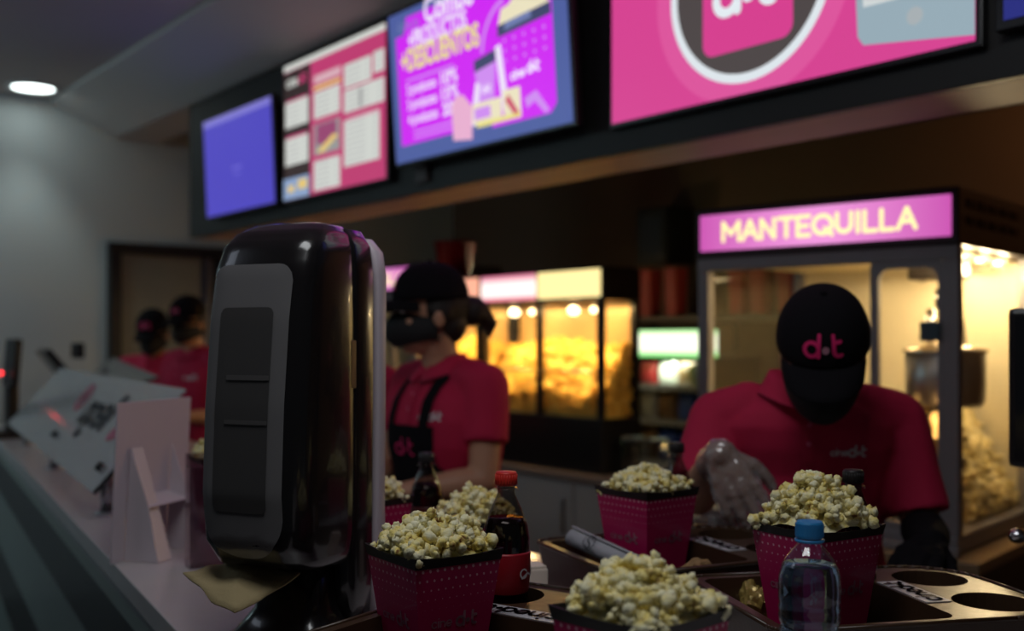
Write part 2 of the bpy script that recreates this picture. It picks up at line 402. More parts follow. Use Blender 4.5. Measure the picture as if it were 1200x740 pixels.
for (a, b, c, d) in ((.02, .27, .53, .72), (.02, .27, .25, .45), (.33, .59, .53, .72), (.33, .59, .02, .23), (.63, .88, .67, .83), (.9, .99, .70, .84), (.63, .99, .50, .655), (.63, .95, .135, .45)):
    P(a, b, c, d, -.002, 1, bm)
    n = int((d-c)/.035)
    for k in range(n): P(a+.02, a+(b-a)*.62, c+.018+k*.035, c+.026+k*.035, -.003, 8, bm); P(b-.05, b-.02, c+.018+k*.035, c+.026+k*.035, -.003, 8, bm)
P(.03, .26, .72, .735, -.002, 0, bm); P(.03, .26, .45, .47, -.002, 0, bm); P(.33, .6, .78, .84, -.002, 3, bm); P(.33, .6, .735, .76, -.003, 5, bm)
P(.33, .59, .27, .49, -.002, 4, bm); P(.36, .56, .34, .48, -.003, 7, bm)
flat(bm, [(-W/2+.36*W, .29*H), (-W/2+.43*W, .28*H), (-W/2+.58*W, .37*H), (-W/2+.53*W, .39*H)], -.004, 5)
P(.77, .80, .51, .64, -.003, 4, bm); P(.66, .95, .44, .46, -.003, 3, bm)
obj('price_panels', bm, MB_, t, recalc=False)
bm = NB(); lettering(bm, strokes('cine', .032, .008), lambda a, b: (-W/2+.10*W+a, -.004, H*.83+b), 1); lettering(bm, strokes('d.t', .032, .009), lambda a, b: (-W/2+.215*W+a, -.004, H*.83+b), 0)
obj('logo', bm, [MB_[0], MB_[1]], t, recalc=False)
bm = NB(); P(.0, .0001, 0, .0001, 0, 0, bm); bm.free()

# --- purple offers screen
t, W = screen_root('menu_screen', 'purple offers screen reading PRODUCTOS and DESCUENTOS above the masked woman', 'screen', 465, 672, 2.152, 4.0, .085)
H = .535; housing(t, W, H, .03)
S2 = [emi('s2_navy', (0.075, 0.11, 0.34)), emi('s2_magenta', (0.62, 0.018, 0.88)), emi('s2_white', (0.85, 0.75, 0.95)), emi('s2_yellow', (0.80, 0.72, 0.22)), emi('s2_lilac', (0.62, 0.26, 0.86)),
      emi('s2_pink', (0.80, 0.42, 0.62)), emi('s2_dark', (0.05, 0.06, 0.14)), emi('s2_red', (0.6, 0.08, 0.15)), emi('s2_cream', (0.82, 0.75, 0.52)), emi('s2_slate', (0.16, 0.20, 0.42))]
def Q(u, v): return (-W/2+u*W, v*H)
bm = NB(); rect(bm, -W/2, W/2, 0, H, 0, 0); obj('display', bm, S2, t)
bm = NB()
flat(bm, [Q(.045, .11), Q(.38, .11), Q(.42, .2), Q(.60, .2), Q(.60, .08), Q(.90, .08), Q(.93, .13), Q(.93, .92), Q(.90, .95), Q(.12, .95), Q(.10, .84), Q(.045, .84)], -.001, 1)
flat(bm, [Q(.05, .11), Q(.35, .11), Q(.35, .03), Q(.06, .03)], -.0008, 0)
obj('magenta_panel', bm, S2, t, recalc=False)
bm = NB()
flat(bm, [Q(.66, .62), Q(.92, .66), Q(.90, .10), Q(.70, .10)], -.0016, 1); flat(bm, [Q(.655, .60), Q(.925, .63), Q(.925, .70), Q(.655, .67)], -.002, 6); flat(bm, [Q(.69, .63), Q(.83, .65), Q(.83, .69), Q(.70, .675)], -.0025, 9)
pts = [Q(.66, .67), Q(.92, .70), Q(.90, .76), Q(.86, .75), Q(.83, .80), Q(.79, .78), Q(.75, .81), Q(.72, .77), Q(.68, .76)]; flat(bm, pts, -.002, 8)
for k in range(5):
    for j in range(3): flat(bm, [(x*.006+Q(.69+k*.05, .57-j*.06)[0], z*.006+Q(0, .57-j*.06)[1]) for x, z in arc(0, 0, 1, 0, 330, 8)], -.0025, 4)
flat(bm, [Q(.52, .47), Q(.64, .50), Q(.62, .22), Q(.54, .22)], -.003, 4); flat(bm, [Q(.52, .44), Q(.64, .47), Q(.64, .54), Q(.52, .51)], -.0035, 6)
flat(bm, [Q(.48, .12), Q(.52, .12), Q(.55, .36), Q(.525, .38)], -.004, 2); flat(bm, [Q(.64, .55), Q(.67, .56), Q(.70, .16), Q(.665, .16)], -.004, 2)
flat(bm, [Q(.38, .06), Q(.49, .04), Q(.50, .24), Q(.45, .33), Q(.41, .33), Q(.38, .28)], -.005, 5)
rect(bm, *[Q(.50, 0)[0], Q(.66, 0)[0]], .13*H, .25*H, -.0045, 8); rect(bm, Q(.51, 0)[0], Q(.60, 0)[0], .15*H, .22*H, -.005, 4); rect(bm, Q(.67, 0)[0], Q(.76, 0)[0], .11*H, .28*H, -.005, 8)
flat(bm, [Q(.68, .22), Q(.70, .25), Q(.75, .13), Q(.73, .11)], -.0055, 7); rect(bm, Q(.52, 0)[0], Q(.76, 0)[0], .10*H, .13*H, -.0055, 3)
for k in range(12):
    a0, a1 = R(100+k*6), R(106+k*6); flat(bm, [(Q(.72, 0)[0]+r*math.cos(a), .50*H+r*1.1*math.sin(a)) for r, a in ((.16, a0), (.16, a1), (.146, a1), (.146, a0))], -.0012, 4)
flat(bm, [Q(.78, .20), Q(.84, .23), Q(.90, .10), Q(.88, .08), Q(.83, .17), Q(.79, .14)], -.005, 4)
obj('combo_picture', bm, S2, t, recalc=False)
bm = NB()
bm.free()
def line(*a):
    bm = NB(); font(bm, *a); obj('text_line', bm, S2, t, recalc=False)
line('Arma tu', .06, Q(.06, 0)[0], .865*H, -.002, 9, .0, Q(.18, 0)[0]-Q(.04, 0)[0]); line('Combo', .12, Q(.24, 0)[0], .865*H, -.002, 2, .004, .30*W)
line('+PRODUCTOS', .085, Q(.13, 0)[0], .735*H, -.002, 2, .003, .36*W); line('+DESCUENTOS', .105, Q(.075, 0)[0], .60*H, -.002, 3, .004, .48*W)
for k in range(3):
    line('%d productos' % (k+2), .05, Q(.10, 0)[0], (.44-.1*k)*H, -.002, 2, .0012, .19*W); line(('10%', '15%', '20%')[k], .06, Q(.32, 0)[0], (.435-.1*k)*H, -.002, 2, .002, .10*W)
for u0, u1, v0 in ((.10, .40, .525), (.13, .38, .175), (.13, .37, .14)):
    bm = NB(); rect(bm, Q(u0, 0)[0], Q(u1, 0)[0], v0*H, (v0+.015)*H, -.002, 4); obj('text_line', bm, S2, t, recalc=False)
bm = NB(); lettering(bm, strokes('cine', .022, .007), lambda a, b: (Q(.75, 0)[0]+a, -.003, H*.33+b+.05*a), 2); lettering(bm, strokes('d.t', .026, .009), lambda a, b: (Q(.83, 0)[0]+a, -.003, H*.34+b), 2); obj('bucket_logo', bm, S2, t, recalc=False)
bm = NB(); lettering(bm, strokes('d.t', .02, .006), lambda a, b: (Q(.585, 0)[0]+a, -.004, H*.3+b), 2); obj('cup_logo', bm, S2, t, recalc=False)

# --- large pink light box with round logo and phone
t, W = screen_root('menu_light_box', 'large pink light box with round grey logo and white phone', 'sign', 717, 1143, 2.135, 0, .03)
H = .66; housing(t, W, H, .027, None, .014)
sc = (fs(717, FX-.03) + fs(1143, FX-.03))/2
S3 = [emi('lb_pink', (0.66, 0.055, 0.28)), emi('lb_ring', (0.71, 0.09, 0.33)), emi('lb_white', (0.72, 0.78, 0.82)), emi('lb_grey', (0.075, 0.062, 0.062)), emi('lb_square', (0.66, 0.05, 0.27)),
      emi('lb_phone', (0.30, 0.40, 0.46)), emi('lb_phone_screen', (0.62, 0.66, 0.66)), emi('lb_home', (0.38, 0.42, 0.44)), emi('lb_line', (0.55, 0.58, 0.6))]
bm = NB(); rect(bm, -W/2, W/2, 0, H, 0, 0); obj('backlit_print', bm, S3, t)
cx = -1.765 - sc; cz = 2.425 - 2.135
bm = NB()
def disc(r, y, mi, n=64):
    pts = [(cx+r*math.cos(2*math.pi*k/n), max(0.0, min(H, cz+r*1.0*math.sin(2*math.pi*k/n)))) for k in range(n)]; flat(bm, pts, y, mi)
disc(.315, -.001, 1); disc(.262, -.002, 2); disc(.238, -.003, 3)
flat(bm, [(cx+a, cz+b) for a, b in rquad(-.145, .145, -.175, .135, .035)], -.004, 4)
obj('round_logo', bm, S3, t, recalc=False)
bm = NB(); lettering(bm, strokes('d.t', .088, .026), lambda a, b: (cx+a, -.005, cz-.075+b), 2); obj('logo_lettering', bm, S3, t, recalc=False)
px0 = fs(1010, FX) - sc; bm = NB()
flat(bm, [(px0-.02, H), (px0+.01, .07), (px0+.025, .048), (px0+.05, .045), (W/2, .012+.09*0), (W/2, H)], -.002, 5)
flat(bm, [(px0+.0, H), (px0+.025, .135), (W/2-.045, .13), (W/2-.045, H)], -.003, 6)
flat(bm, [(px0+.155+x*.02, .085+z*.02) for x, z in arc(0, 0, 1, 0, 345, 20)], -.003, 7)
for k in range(7): rect(bm, px0+.05, px0+.1+.02*(k % 3), .2+.05*k, .206+.05*k, -.004, 8)
obj('phone_picture', bm, S3, t, recalc=False)

# --- next screen at the very corner
t, W = screen_root('menu_screen', 'black-framed screen with a blue picture at the upper right corner', 'screen', 1176, 1330, 2.16, 0, .04)
H = .6; bm = NB(); box(bm, -W/2-.02, W/2+.02, .003, .034, -.02, H+.02, .004); obj('housing', bm, BLACKP, t)
bm = NB(); rect(bm, -W/2, W/2, 0, H, 0, 0); obj('display', bm, emi('corner_display', (0.02, 0.025, 0.20)), t)
bm = NB(); rect(bm, -W/2+.03, W/2-.03, .1, H-.05, -.001, 0); obj('display_picture', bm, emi('corner_display_blue', (0.035, 0.04, 0.42)), t)

# small grey socket on the fascia + conduit under the soffit
bm = NB(); a = fs(498, FX); box(bm, a-.035, a+.035, FX-.02, FX-.001, 2.085, 2.16, .004, FR); setp(obj('junction_box', bm, mat('box_grey', (0.12, 0.11, 0.11), .6)), 'small dark grey junction box under the purple screen', 'box')
bm = NB(); cyl(bm, F(-1.9, 2.66, 2.13), F(.5, 2.66, 2.13), .035, n=20); o = obj('shutter_tube', bm, mat('tube_black', (.03, .03, .03), .3, metal=.6), None, True); setp(o, 'black horizontal shutter tube hanging behind the fascia', 'tube')
for k in (-1.7, .3):
    bm = NB(); cyl(bm, F(k, 2.66, 2.165), F(k, 2.66, 2.86), .012); obj('hanger_rod', bm, BLACKM, o, True)

# ================================================================ COUNTERS
STONE = mat('white_counter_stone', (0.60, 0.56, 0.56), 0.28, vary=0.05, vscale=14, coat=0.2)
edge = [Cc(.35, .365), Cc(-6.35, .365), Cc(-6.35, 1.12), (-.03, 2.32), (.1, 2.22), (.45, 2.15), (.8, 2.09), (1.6, 1.87), (1.6, -.02)]
edge = [(p[0], p[1]) for p in edge]
ct = thing('service_counter', 'long white service counter with a grey and black striped front', 'counter', (0, 0, 0), CROT)
bm = NB(); box(bm, -6.35, .35, .365, 1.12, 1.01, 1.05, .002); obj('worktop', bm, STONE, ct)
CR = Matrix.Rotation(CROT, 4, 'Z')
bm = NB(); box(bm, -6.33, .33, .385, .43, 0.0, 1.01)
m = mat('striped_front', (0.2, 0.2, 0.2), 0.38, coat=0.08); nt = m.node_tree; b = nt.nodes['Principled BSDF']
tc = nt.nodes.new('ShaderNodeTexCoord'); sp = nt.nodes.new('ShaderNodeSeparateXYZ'); rp = nt.nodes.new('ShaderNodeValToRGB'); rp.color_ramp.interpolation = 'CONSTANT'
nt.links.new(tc.outputs['Object'], sp.inputs[0]); nt.links.new(sp.outputs[2], rp.inputs[0]); nt.links.new(rp.outputs[0], b.inputs['Base Color'])
g = (0.30, 0.35, 0.32, 1); k_ = (0.022, 0.024, 0.028, 1); g2 = (0.22, 0.26, 0.25, 1)
el = rp.color_ramp.elements; el[0].position = 0; el[0].color = g2; el[1].position = .30; el[1].color = k_
for p_, c_ in ((.53, g2), (.785, k_), (.935, g)):
    e = el.new(p_); e.color = c_
obj('striped_front_panel', bm, m, ct)
bm = NB(); box(bm, -6.34, .34, .372, .384, .99, 1.0095); obj('edge_trim', bm, STEEL, ct)
bm = NB(); box(bm, -6.3, -2.05, 1.04, 1.08, 0, 1.01); obj('staff_side_panel', bm, BLACKM, ct)
cb = thing('serving_counter', 'wide white end of the counter where the trays and popcorn buckets stand', 'counter', (.8, 1.0, 0))
g0 = Cc(-2.05, 1.122); g1 = Cc(.33, 1.122)
poly = [(g0[0], g0[1]), (.1, 2.22), (.45, 2.15), (.80, 2.09), (.86, 1.6), (.9, .690)]
poly = [(x-.8, y-1.0) for x, y in poly]
bm = NB(); prism(bm, poly, 1.01, 1.05); obj('worktop', bm, STONE, cb)
cxm = sum(x for x, y in poly)/len(poly); cym = sum(y for x, y in poly)/len(poly)
bm = NB(); prism(bm, [(cxm+(x-cxm)*.9, cym+(y-cym)*.9) for x, y in poly], 0, 1.01); obj('cabinet_body', bm, BLACKM, cb)

bk = thing('back_counter', 'pale grey back counter with cabinet doors under the popcorn warmers', 'counter', (0, 0, 0), FROT)
b0, b1 = -6.4, fs(778, 3.22)
bm = NB(); box(bm, b0, b1, 3.24, 3.9, .08, .87, .003); obj('body', bm, mat('cabinet_grey', (.36, .32, .30), .6, vary=.04), bk)
bm = NB(); box(bm, b0, b1, 3.20, 3.92, .87, .90, .004); obj('worktop', bm, mat('back_worktop', (.30, .22, .19), .3, vary=.08), bk)
bm = NB(); box(bm, b0, b1, 3.29, 3.9, 0, .08); obj('plinth', bm, BLACKM, bk)
n = 6; wdt = (b1-b0)/n
for k in range(n):
    bm = NB(); box(bm, b0+k*wdt+.006, b0+(k+1)*wdt-.006, 3.218, 3.239, .10, .85, .004); dpn = obj('door', bm, mat('cabinet_door', (.42, .38, .37), .5, vary=.03), bk)
    bm = NB(); box(bm, b0+(k+1)*wdt-.07, b0+(k+1)*wdt-.055, 3.20, 3.218, .62, .78, .003); obj('handle', bm, STEEL, dpn)

# ================================================================ POPCORN CABINETS
GLASS = pane_mat('clear_pane', (0.97, 0.97, 0.96), 0.03)
def sign_face(parent, W, z0, z1, y, cols, word, wcol, lw=.013, h=.05):
    bm = NB(); box(bm, -W/2, W/2, y, y+.02, z0, z1, .003); s = obj('sign_panel', bm, cols, parent)
    if word:
        bm = NB(); st = strokes(word, h, lw); k = W*.76/(max(a for p, l in st for a, b in p)*2)
        lettering(bm, [([(a*k, b) for a, b in p], l) for p, l in st], lambda a, b: (a, y-.002, (z0+z1)/2-h/2+b)); obj('sign_lettering', bm, wcol, s, recalc=False)
    return s
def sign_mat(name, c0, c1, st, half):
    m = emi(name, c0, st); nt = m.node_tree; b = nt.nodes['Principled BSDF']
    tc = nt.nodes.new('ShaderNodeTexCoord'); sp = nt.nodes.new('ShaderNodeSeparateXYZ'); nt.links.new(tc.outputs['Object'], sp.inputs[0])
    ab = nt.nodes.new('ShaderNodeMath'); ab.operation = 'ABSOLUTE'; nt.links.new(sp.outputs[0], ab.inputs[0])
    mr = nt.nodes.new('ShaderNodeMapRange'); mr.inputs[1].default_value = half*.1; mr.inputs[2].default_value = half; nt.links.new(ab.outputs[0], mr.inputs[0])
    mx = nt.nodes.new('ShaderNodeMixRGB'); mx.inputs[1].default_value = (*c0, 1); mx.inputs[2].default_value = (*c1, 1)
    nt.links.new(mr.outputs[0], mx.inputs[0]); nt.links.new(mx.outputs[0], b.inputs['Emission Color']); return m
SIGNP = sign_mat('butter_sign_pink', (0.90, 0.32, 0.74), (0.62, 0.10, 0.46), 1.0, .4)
SIGNY = emi('butter_sign_letters', (1.0, 0.90, 0.42), 1.15)
FRAMEM = mat('machine_frame', (0.24, 0.225, 0.235), 0.4, metal=0.3, vary=.1)
INNER = mat('machine_liner', (0.75, 0.66, 0.45), 0.4, metal=0.25, vary=.08)
def heap_mesh(name, x0, x1, y0, y1, hf, zb, r, sub, seed, dens=1.0):
    rnd = random.Random(seed); pl = []; n = int((x1-x0)*(y1-y0)/(r*r*1.55)*dens)
    for _ in range(n):
        x, y = rnd.uniform(x0, x1), rnd.uniform(y0, y1); pl.append((x, y, hf(x, y)+rnd.uniform(-.4, .4)*r, r*rnd.uniform(.85, 1.15)))
    # front and right faces of the pile against the glass
    for k in range(int((x1-x0)*.9/(r*1.2))):
        x = rnd.uniform(x0, x1); top = hf(x, y0)
        for j in range(int((top-zb)/(r*1.3))): pl.append((x+rnd.uniform(-r, r)*.6, y0+rnd.uniform(0, .5)*r, zb+r+(j+rnd.random()*.5)*r*1.3, r))
    for k in range(int((y1-y0)*.9/(r*1.2))):
        y = rnd.uniform(y0, y1); top = hf(x1, y)
        for j in range(int((top-zb)/(r*1.3))): pl.append((x1-rnd.uniform(0, .5)*r, y+rnd.uniform(-r, r)*.6, zb+r+(j+rnd.random()*.5)*r*1.3, r))
    g = 14; V = []; Fc = []
    for j in range(g+1):
        for i in range(g+1):
            x = x0+r*.6+(x1-x0-r*1.2)*i/g; y = y0+r*.6+(y1-y0-r*1.2)*j/g; V.append((x, y, hf(x, y)-r*.3))
    for j in range(g):
        for i in range(g): a = j*(g+1)+i; Fc.append([a, a+1, a+g+2, a+g+1])
    def wall(idx):
        n0 = len(V)
        for i in idx: V.append((V[i][0], V[i][1], zb))
        for k in range(len(idx)-1): Fc.append([idx[k], idx[k+1], n0+k+1, n0+k])
    wall(list(range(g+1))); wall([j*(g+1)+g for j in range(g+1)]); wall([j*(g+1) for j in range(g+1)])
    return kernels_mesh(name, pl, sub, seed, (V, Fc))

def butter_machine(label, loc, rz, W=.84, D=.72, detail=True):
    """root at the base front centre of the cabinet"""
    t = thing('popcorn_machine', label, 'popcorn machine', loc, rz)
    bm = NB(); box(bm, -W/2, W/2, 0, D, 0, .05, .006); box(bm, -W/2-.01, W/2+.01, -.03, .0, .0, .02, .003); obj('base', bm, FRAMEM, t)
    bm = NB(); box(bm, -W/2-.005, W/2+.005, -.005, D, .87, 1.035, .006); obj('top_housing', bm, mat('machine_hood', (.045, .035, .035), .4, metal=.3), t)
    if detail:
        bm = NB()
        for k in range(5):
            for j in range(2): box(bm, W/2+.002, W/2+.009, .06+k*.1, .13+k*.1, .93+j*.05, .955+j*.05, .002)
        obj('side_vent', bm, BLACKM, t)
    for sx, y0 in ((-1, 0), (1, 0), (-1, D-.04), (1, D-.04)):
        bm = NB(); x = sx*(W/2-.02); wv = .022 if y0 == 0 and sx > 0 else .02; box(bm, x-wv, x+wv, y0, y0+.04, .05, .87, .004); obj('corner_post', bm, FRAMEM, t)
    bm = NB(); box(bm, -W/2, W/2, -.003, .03, .83, .87, .003); obj('front_rail', bm, FRAMEM, t)
    bm = NB(); box(bm, -W/2+.04, W/2-.04, D-.02, D-.008, .05, .87); box(bm, -W/2+.04, W/2-.04, .03, D-.02, .855, .868); obj('back_liner', bm, INNER, t)
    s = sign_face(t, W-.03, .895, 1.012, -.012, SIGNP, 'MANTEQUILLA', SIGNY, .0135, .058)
    # glass: front left door, front right door, side panes
    dv = W/2-.04-.2
    bm = NB(); box(bm, -W/2+.04, dv-.012, .008, .012, .05, .83); g = obj('front_glass', bm, GLASS, t)
    fr = [(-.0, 0)]
    bm = NB()
    o_ = rquad(dv-.012, W/2-.041, .05, .83, .012); i_ = rquad(dv+.012, W/2-.055, .075, .81, .035)
    vo = [[bm.verts.new((x, y, z)) for x, z in o_] for y in (.0, .02)]; vi = [[bm.verts.new((x, y, z)) for x, z in i_] for y in (.0, .02)]
    n = len(o_)
    for k in range(n):
        k2 = (k+1) % n; bm.faces.new((vo[0][k], vo[0][k2], vi[0][k2], vi[0][k])); bm.faces.new((vo[1][k], vi[1][k], vi[1][k2], vo[1][k2])); bm.faces.new((vi[0][k], vi[0][k2], vi[1][k2], vi[1][k])); bm.faces.new((vo[0][k], vo[1][k], vo[1][k2], vo[0][k2]))
    dr_ = obj('door', bm, FRAMEM, t)
    bm = NB(); box(bm, W/2-.10, W/2-.045, -.02, .0, .60, .655, .004); obj('latch', bm, mat('latch_blue_grey', (.05, .08, .10), .4), dr_)
    bm = NB(); box(bm, dv+.012, W/2-.055, .008, .012, .075, .81); obj('door_glass', bm, GLASS, dr_)
    for sx in (-1, 1):
        bm = NB(); x = sx*(W/2-.01); box(bm, x-.002, x+.002, .04, D-.04, .05, .87); obj('side_glass', bm, GLASS, t)
    # kettle
    kx, ky = W/2-.14, .30
    bm = NB(); lathe(bm, [(0, .40), (.105, .40), (.115, .42), (.118, .56), (.112, .565), (.10, .565), (.0, .565)], 32, (kx, ky, 0)); kt = obj('kettle', bm, STEEL, t, True)
    bm = NB(); lathe(bm, [(.125, .565), (.125, .575), (.05, .592), (0, .594)], 32, (kx, ky, 0)); obj('kettle_lid', bm, mat('kettle_lid_steel', (.75, .62, .45), .25, metal=.9), kt, True)
    bm = NB(); cyl(bm, (kx, ky, .59), (kx, ky, .80), .013); cyl(bm, (kx, ky, .70), (kx, ky, .76), .03); cyl(bm, (kx-.045, ky, .594), (kx-.045, ky, .70), .022, .012); cyl(bm, (kx, ky, .80), (kx-.08, ky, .80), .016); cyl(bm, (kx+.06, ky, .575), (kx+.045, ky, .72), .006); obj('stirrer_shaft', bm, CHROME, kt, True)
    bm = NB(); box(bm, kx-.10, kx+.06, ky-.05, ky+.05, .79, .855, .01); obj('motor_box', bm, mat('motor_grey', (.12, .10, .09), .4, metal=.5), kt)
    bm = NB()
    for k in range(12):
        a0, a1 = k/12, (k+1)/12; f = lambda u: (kx-.13+.2*u, ky-.14, .30+.18*u*u); cyl(bm, f(a0), f(a1), .004, n=6)
    obj('power_cable', bm, BLACKM, kt, True)
    # warming lamps
    for (x, z) in ((W/2-.115, .34), (W/2-.28, .36)):
        bm = NB(); lathe(bm, [(0, -.03), (.014, -.03), (.014, .0), (.022, .03), (.02, .045), (0, .05)], 16, (x, .17, z)); obj('warming_lamp', bm, emi('warm_bulb', (1.0, 0.50, 0.12), 2.0), t, True)
        bm = NB(); box(bm, x-.02, x+.02, .185, .20, z-.12, z+.05, .004); obj('lamp_bracket', bm, mat('lamp_bracket_brass', (.5, .32, .12), .35, metal=.8), t)
    for k in range(3):
        bm = NB(); ball(bm, (W/2-.06-.0, .2+k*.17, .85), (.012, .012, .008)); obj('ceiling_lamp', bm, emi('cab_lamp', (1.0, 0.80, 0.48), 9.0), t, True); lamp('POINT', Matrix.Translation(Vector(loc)) @ Matrix.Rotation(rz, 4, 'Z') @ Vector((W/2-.035, .2+k*.17, .825)), 2.6, (1.0, .78, .45), .015)
    hf = lambda x, y: .30 + .12*max(0, min(1, (x-.0)/.35)) - .16*max(0, 1-abs(x-(-.1))/.5)*0 + .03*math.sin(9*x+2) + .05*math.sin(5*y+1) - .20*max(0, 1-(y)/.25)
    me = heap_mesh('popcorn_heap', -W/2+.05, W/2-.042, .24, D-.05, lambda x, y: max(.06, min(.20+.26*max(0, min(1, (x-.0)/.2)) + .03*math.sin(9*x+2) + .04*math.sin(8*y+1), .10+(W/2-.042-x)/.5)), .05, .017, 1, 5, 1.1 if detail else .3)
    o = link('popcorn_heap', me, POPK, t, True); o['kind'] = 'stuff'
    # lamps of the cabinet
    L = Matrix.Translation(Vector(loc)) @ Matrix.Rotation(rz, 4, 'Z')
    for (x, y, z, pw) in ((W/2-.16, D-.22, .83, 4.0), (-.12, D-.35, .83, 1.4)):
        l = lamp('AREA', L @ Vector((x, y, z)), pw, (1.0, 0.74, 0.40), .18, .3, L @ Vector((x, y, 0)))
    l = lamp('POINT', L @ Vector((W/2-.115, .12, .36)), .5, (1.0, .5, .15), .02)
    return t
rz = math.atan2(-.6626, .749)
# front right corner at (1.245, 2.97)
K = Vector((1.245, 2.98, .90)); W0 = .84
bmloc = K - Vector((.749, -.6626, 0))*W0/2
butter_machine('tall lit popcorn machine with a glowing MANTEQUILLA sign behind the bending man', bmloc, rz)
# stand below the machine
t = thing('machine_stand', 'dark brown cabinet carrying the MANTEQUILLA popcorn machine', 'cabinet', (bmloc.x, bmloc.y, 0), rz)
bm = NB(); box(bm, -.46, .44, -.04, .74, .08, .865, .004); obj('body', bm, mat('stand_brown', (.06, .04, .035), .45, vary=.15), t)
bm = NB(); box(bm, -.48, .5, -.07, .76, .865, .898, .005); obj('worktop', bm, mat('stand_top', (.35, .24, .14), .35, metal=.4), t)
bm = NB(); box(bm, -.44, .42, .0, .72, 0, .08); obj('plinth', bm, BLACKM, t)
for k in (-1, 1):
    bm = NB(); box(bm, -.22+k*.215-.205, -.22+k*.215+.205+.02, -.06, -.041, .1, .85, .004) if False else box(bm, -.01+k*.222-.215, -.01+k*.222+.215, -.06, -.041, .1, .85, .004); d_ = obj('door', bm, mat('stand_door', (.05, .035, .03), .4), t)
    bm = NB(); box(bm, -.01+k*.03-.006, -.01+k*.03+.006, -.075, -.06, .5, .66, .003); obj('handle', bm, STEEL, d_)

def warmer(label, sl, sr, signs, d=3.27, group=None):
    W = sr-sl; t = thing('popcorn_warmer', label, 'popcorn warmer', F((sl+sr)/2, d, .90), FROT, group); D = .24
    bm = NB(); box(bm, -W/2, W/2, 0, D, 0, .25, .006); obj('base', bm, BLACKP, t)
    bm = NB(); box(bm, -W/2, W/2, .0, D, .785, .935, .006); obj('hood', bm, BLACKP, t)
    n = len(signs); bw = W/n
    for x in [-W/2+.018] + [-W/2+k*bw for k in range(1, n)] + [W/2-.024]:
        bm = NB(); box(bm, x-.016, x+.016, 0, .03, .25, .785, .003); obj('post', bm, BLACKP, t)
    for x in (-W/2+.018, W/2-.024):
        bm = NB(); box(bm, x-.016, x+.016, D-.03, D, .25, .785, .003); obj('post', bm, BLACKP, t)
    bm = NB(); box(bm, -W/2+.03, W/2-.03, D-.015, D-.005, .25, .785); obj('back_liner', bm, mat('warmer_liner', (.55, .36, .16), .35, metal=.3), t)
    for k, (m_, word) in enumerate(signs):
        x = -W/2 + (k+.5)*bw
        bm = NB(); box(bm, x-bw/2+.012, x+bw/2-.012, -.012, .004, .80, .925, .004); s = obj('sign_panel', bm, m_, t)
        bm = NB(); box(bm, x-bw/2+.016, x+bw/2-.016, .008, .012, .25, .785); obj('front_glass', bm, GLASS, t)
        bm = NB(); cyl(bm, (x-bw/2+.02, -.004, .46), (x+bw/2-.02, -.004, .46), .005, n=8); obj('grab_rail', bm, CHROME, t, True)
        for xx in (x-.09, x+.05):
            bm = NB(); ball(bm, (xx, .11, .745), (.028, .028, .02) if xx < x else (.016, .016, .014)); obj('heat_lamp', bm, emi('heat_bulb', (1.0, .78, .45), 6.0), t, True)
        lamp('AREA', F((sl+sr)/2 + x, d+.07, .90+.765), 5.0, (1.0, .66, .26), .3, .08, F((sl+sr)/2 + x, d+.10, .9))
    for x in (-W/2+.01, W/2-.01):
        bm = NB(); box(bm, x-.002, x+.002, .03, D-.03, .25, .785); obj('side_glass', bm, GLASS, t)
    hf = lambda x, y: .58 + .02*math.sin(11*x+sl) - .05*max(0, (x-W/2+.2)) + .02*math.sin(14*y) - .30*max(0, 1-y/.17)
    o = link('popcorn_heap', heap_mesh('popcorn_heap', -W/2+.022, W/2-.022, .035, D-.04, hf, .25, .019, 1, int(abs(sl)*100), .9), POPO, t, True); o['kind'] = 'stuff'
    return t
WS = emi('warmer_sign_cream', (1.0, .80, .34), 1.3); WP = sign_mat('warmer_sign_pink', (1.0, .70, .78), (.75, .12, .32), 1.25, .3); WO = emi('warmer_sign_orange', (1.0, .45, .30), 1.1)
def pinkband():
    m = WP; return m
# the pink sign has a pale centre band
m = bpy.data.materials.new('warmer_sign_banded'); m.use_nodes = True; nt = m.node_tree; b = nt.nodes['Principled BSDF']
tc = nt.nodes.new('ShaderNodeTexCoord'); sp = nt.nodes.new('ShaderNodeSeparateXYZ'); rp = nt.nodes.new('ShaderNodeValToRGB')
mr = nt.nodes.new('ShaderNodeMapRange'); mr.inputs[1].default_value = .80; mr.inputs[2].default_value = .925
nt.links.new(tc.outputs['Object'], sp.inputs[0]); nt.links.new(sp.outputs[2], mr.inputs[0]); nt.links.new(mr.outputs[0], rp.inputs[0]); nt.links.new(rp.outputs[0], b.inputs['Emission Color'])
e = rp.color_ramp.elements; e[0].position = 0; e[0].color = (.8, .1, .2, 1); e[1].position = 1; e[1].color = (.6, .07, .2, 1)
for p_ in (.25, .62):
    x = e.new(p_); x.color = (1, .85, .8, 1)
b.inputs['Emission Strength'].default_value = 1.3; b.inputs['Roughness'].default_value = .4
WB = m
ws = [fs(px, 3.27) for px in (495, 564, 632, 706)]
warmer('two-bay popcorn warmer under cream and pink lit signs', ws[1], ws[3], [(WB, ''), (WS, '')])
warmer('popcorn warmer just behind the woman with the hair bun, orange lit sign', ws[0], ws[1]-.01, [(WO, '')])
butter_machine("farther popcorn machine, purple sign partly hidden behind the woman's cap", F(fs(483, 3.2)-.43, 3.23, .90), FROT, .84, .6, False)

lamp('AREA', F(-1.4, 3.9, 2.82), 9.0, (1.0, .55, .25), .8, .3, F(-1.2, 4.75, 2.2))

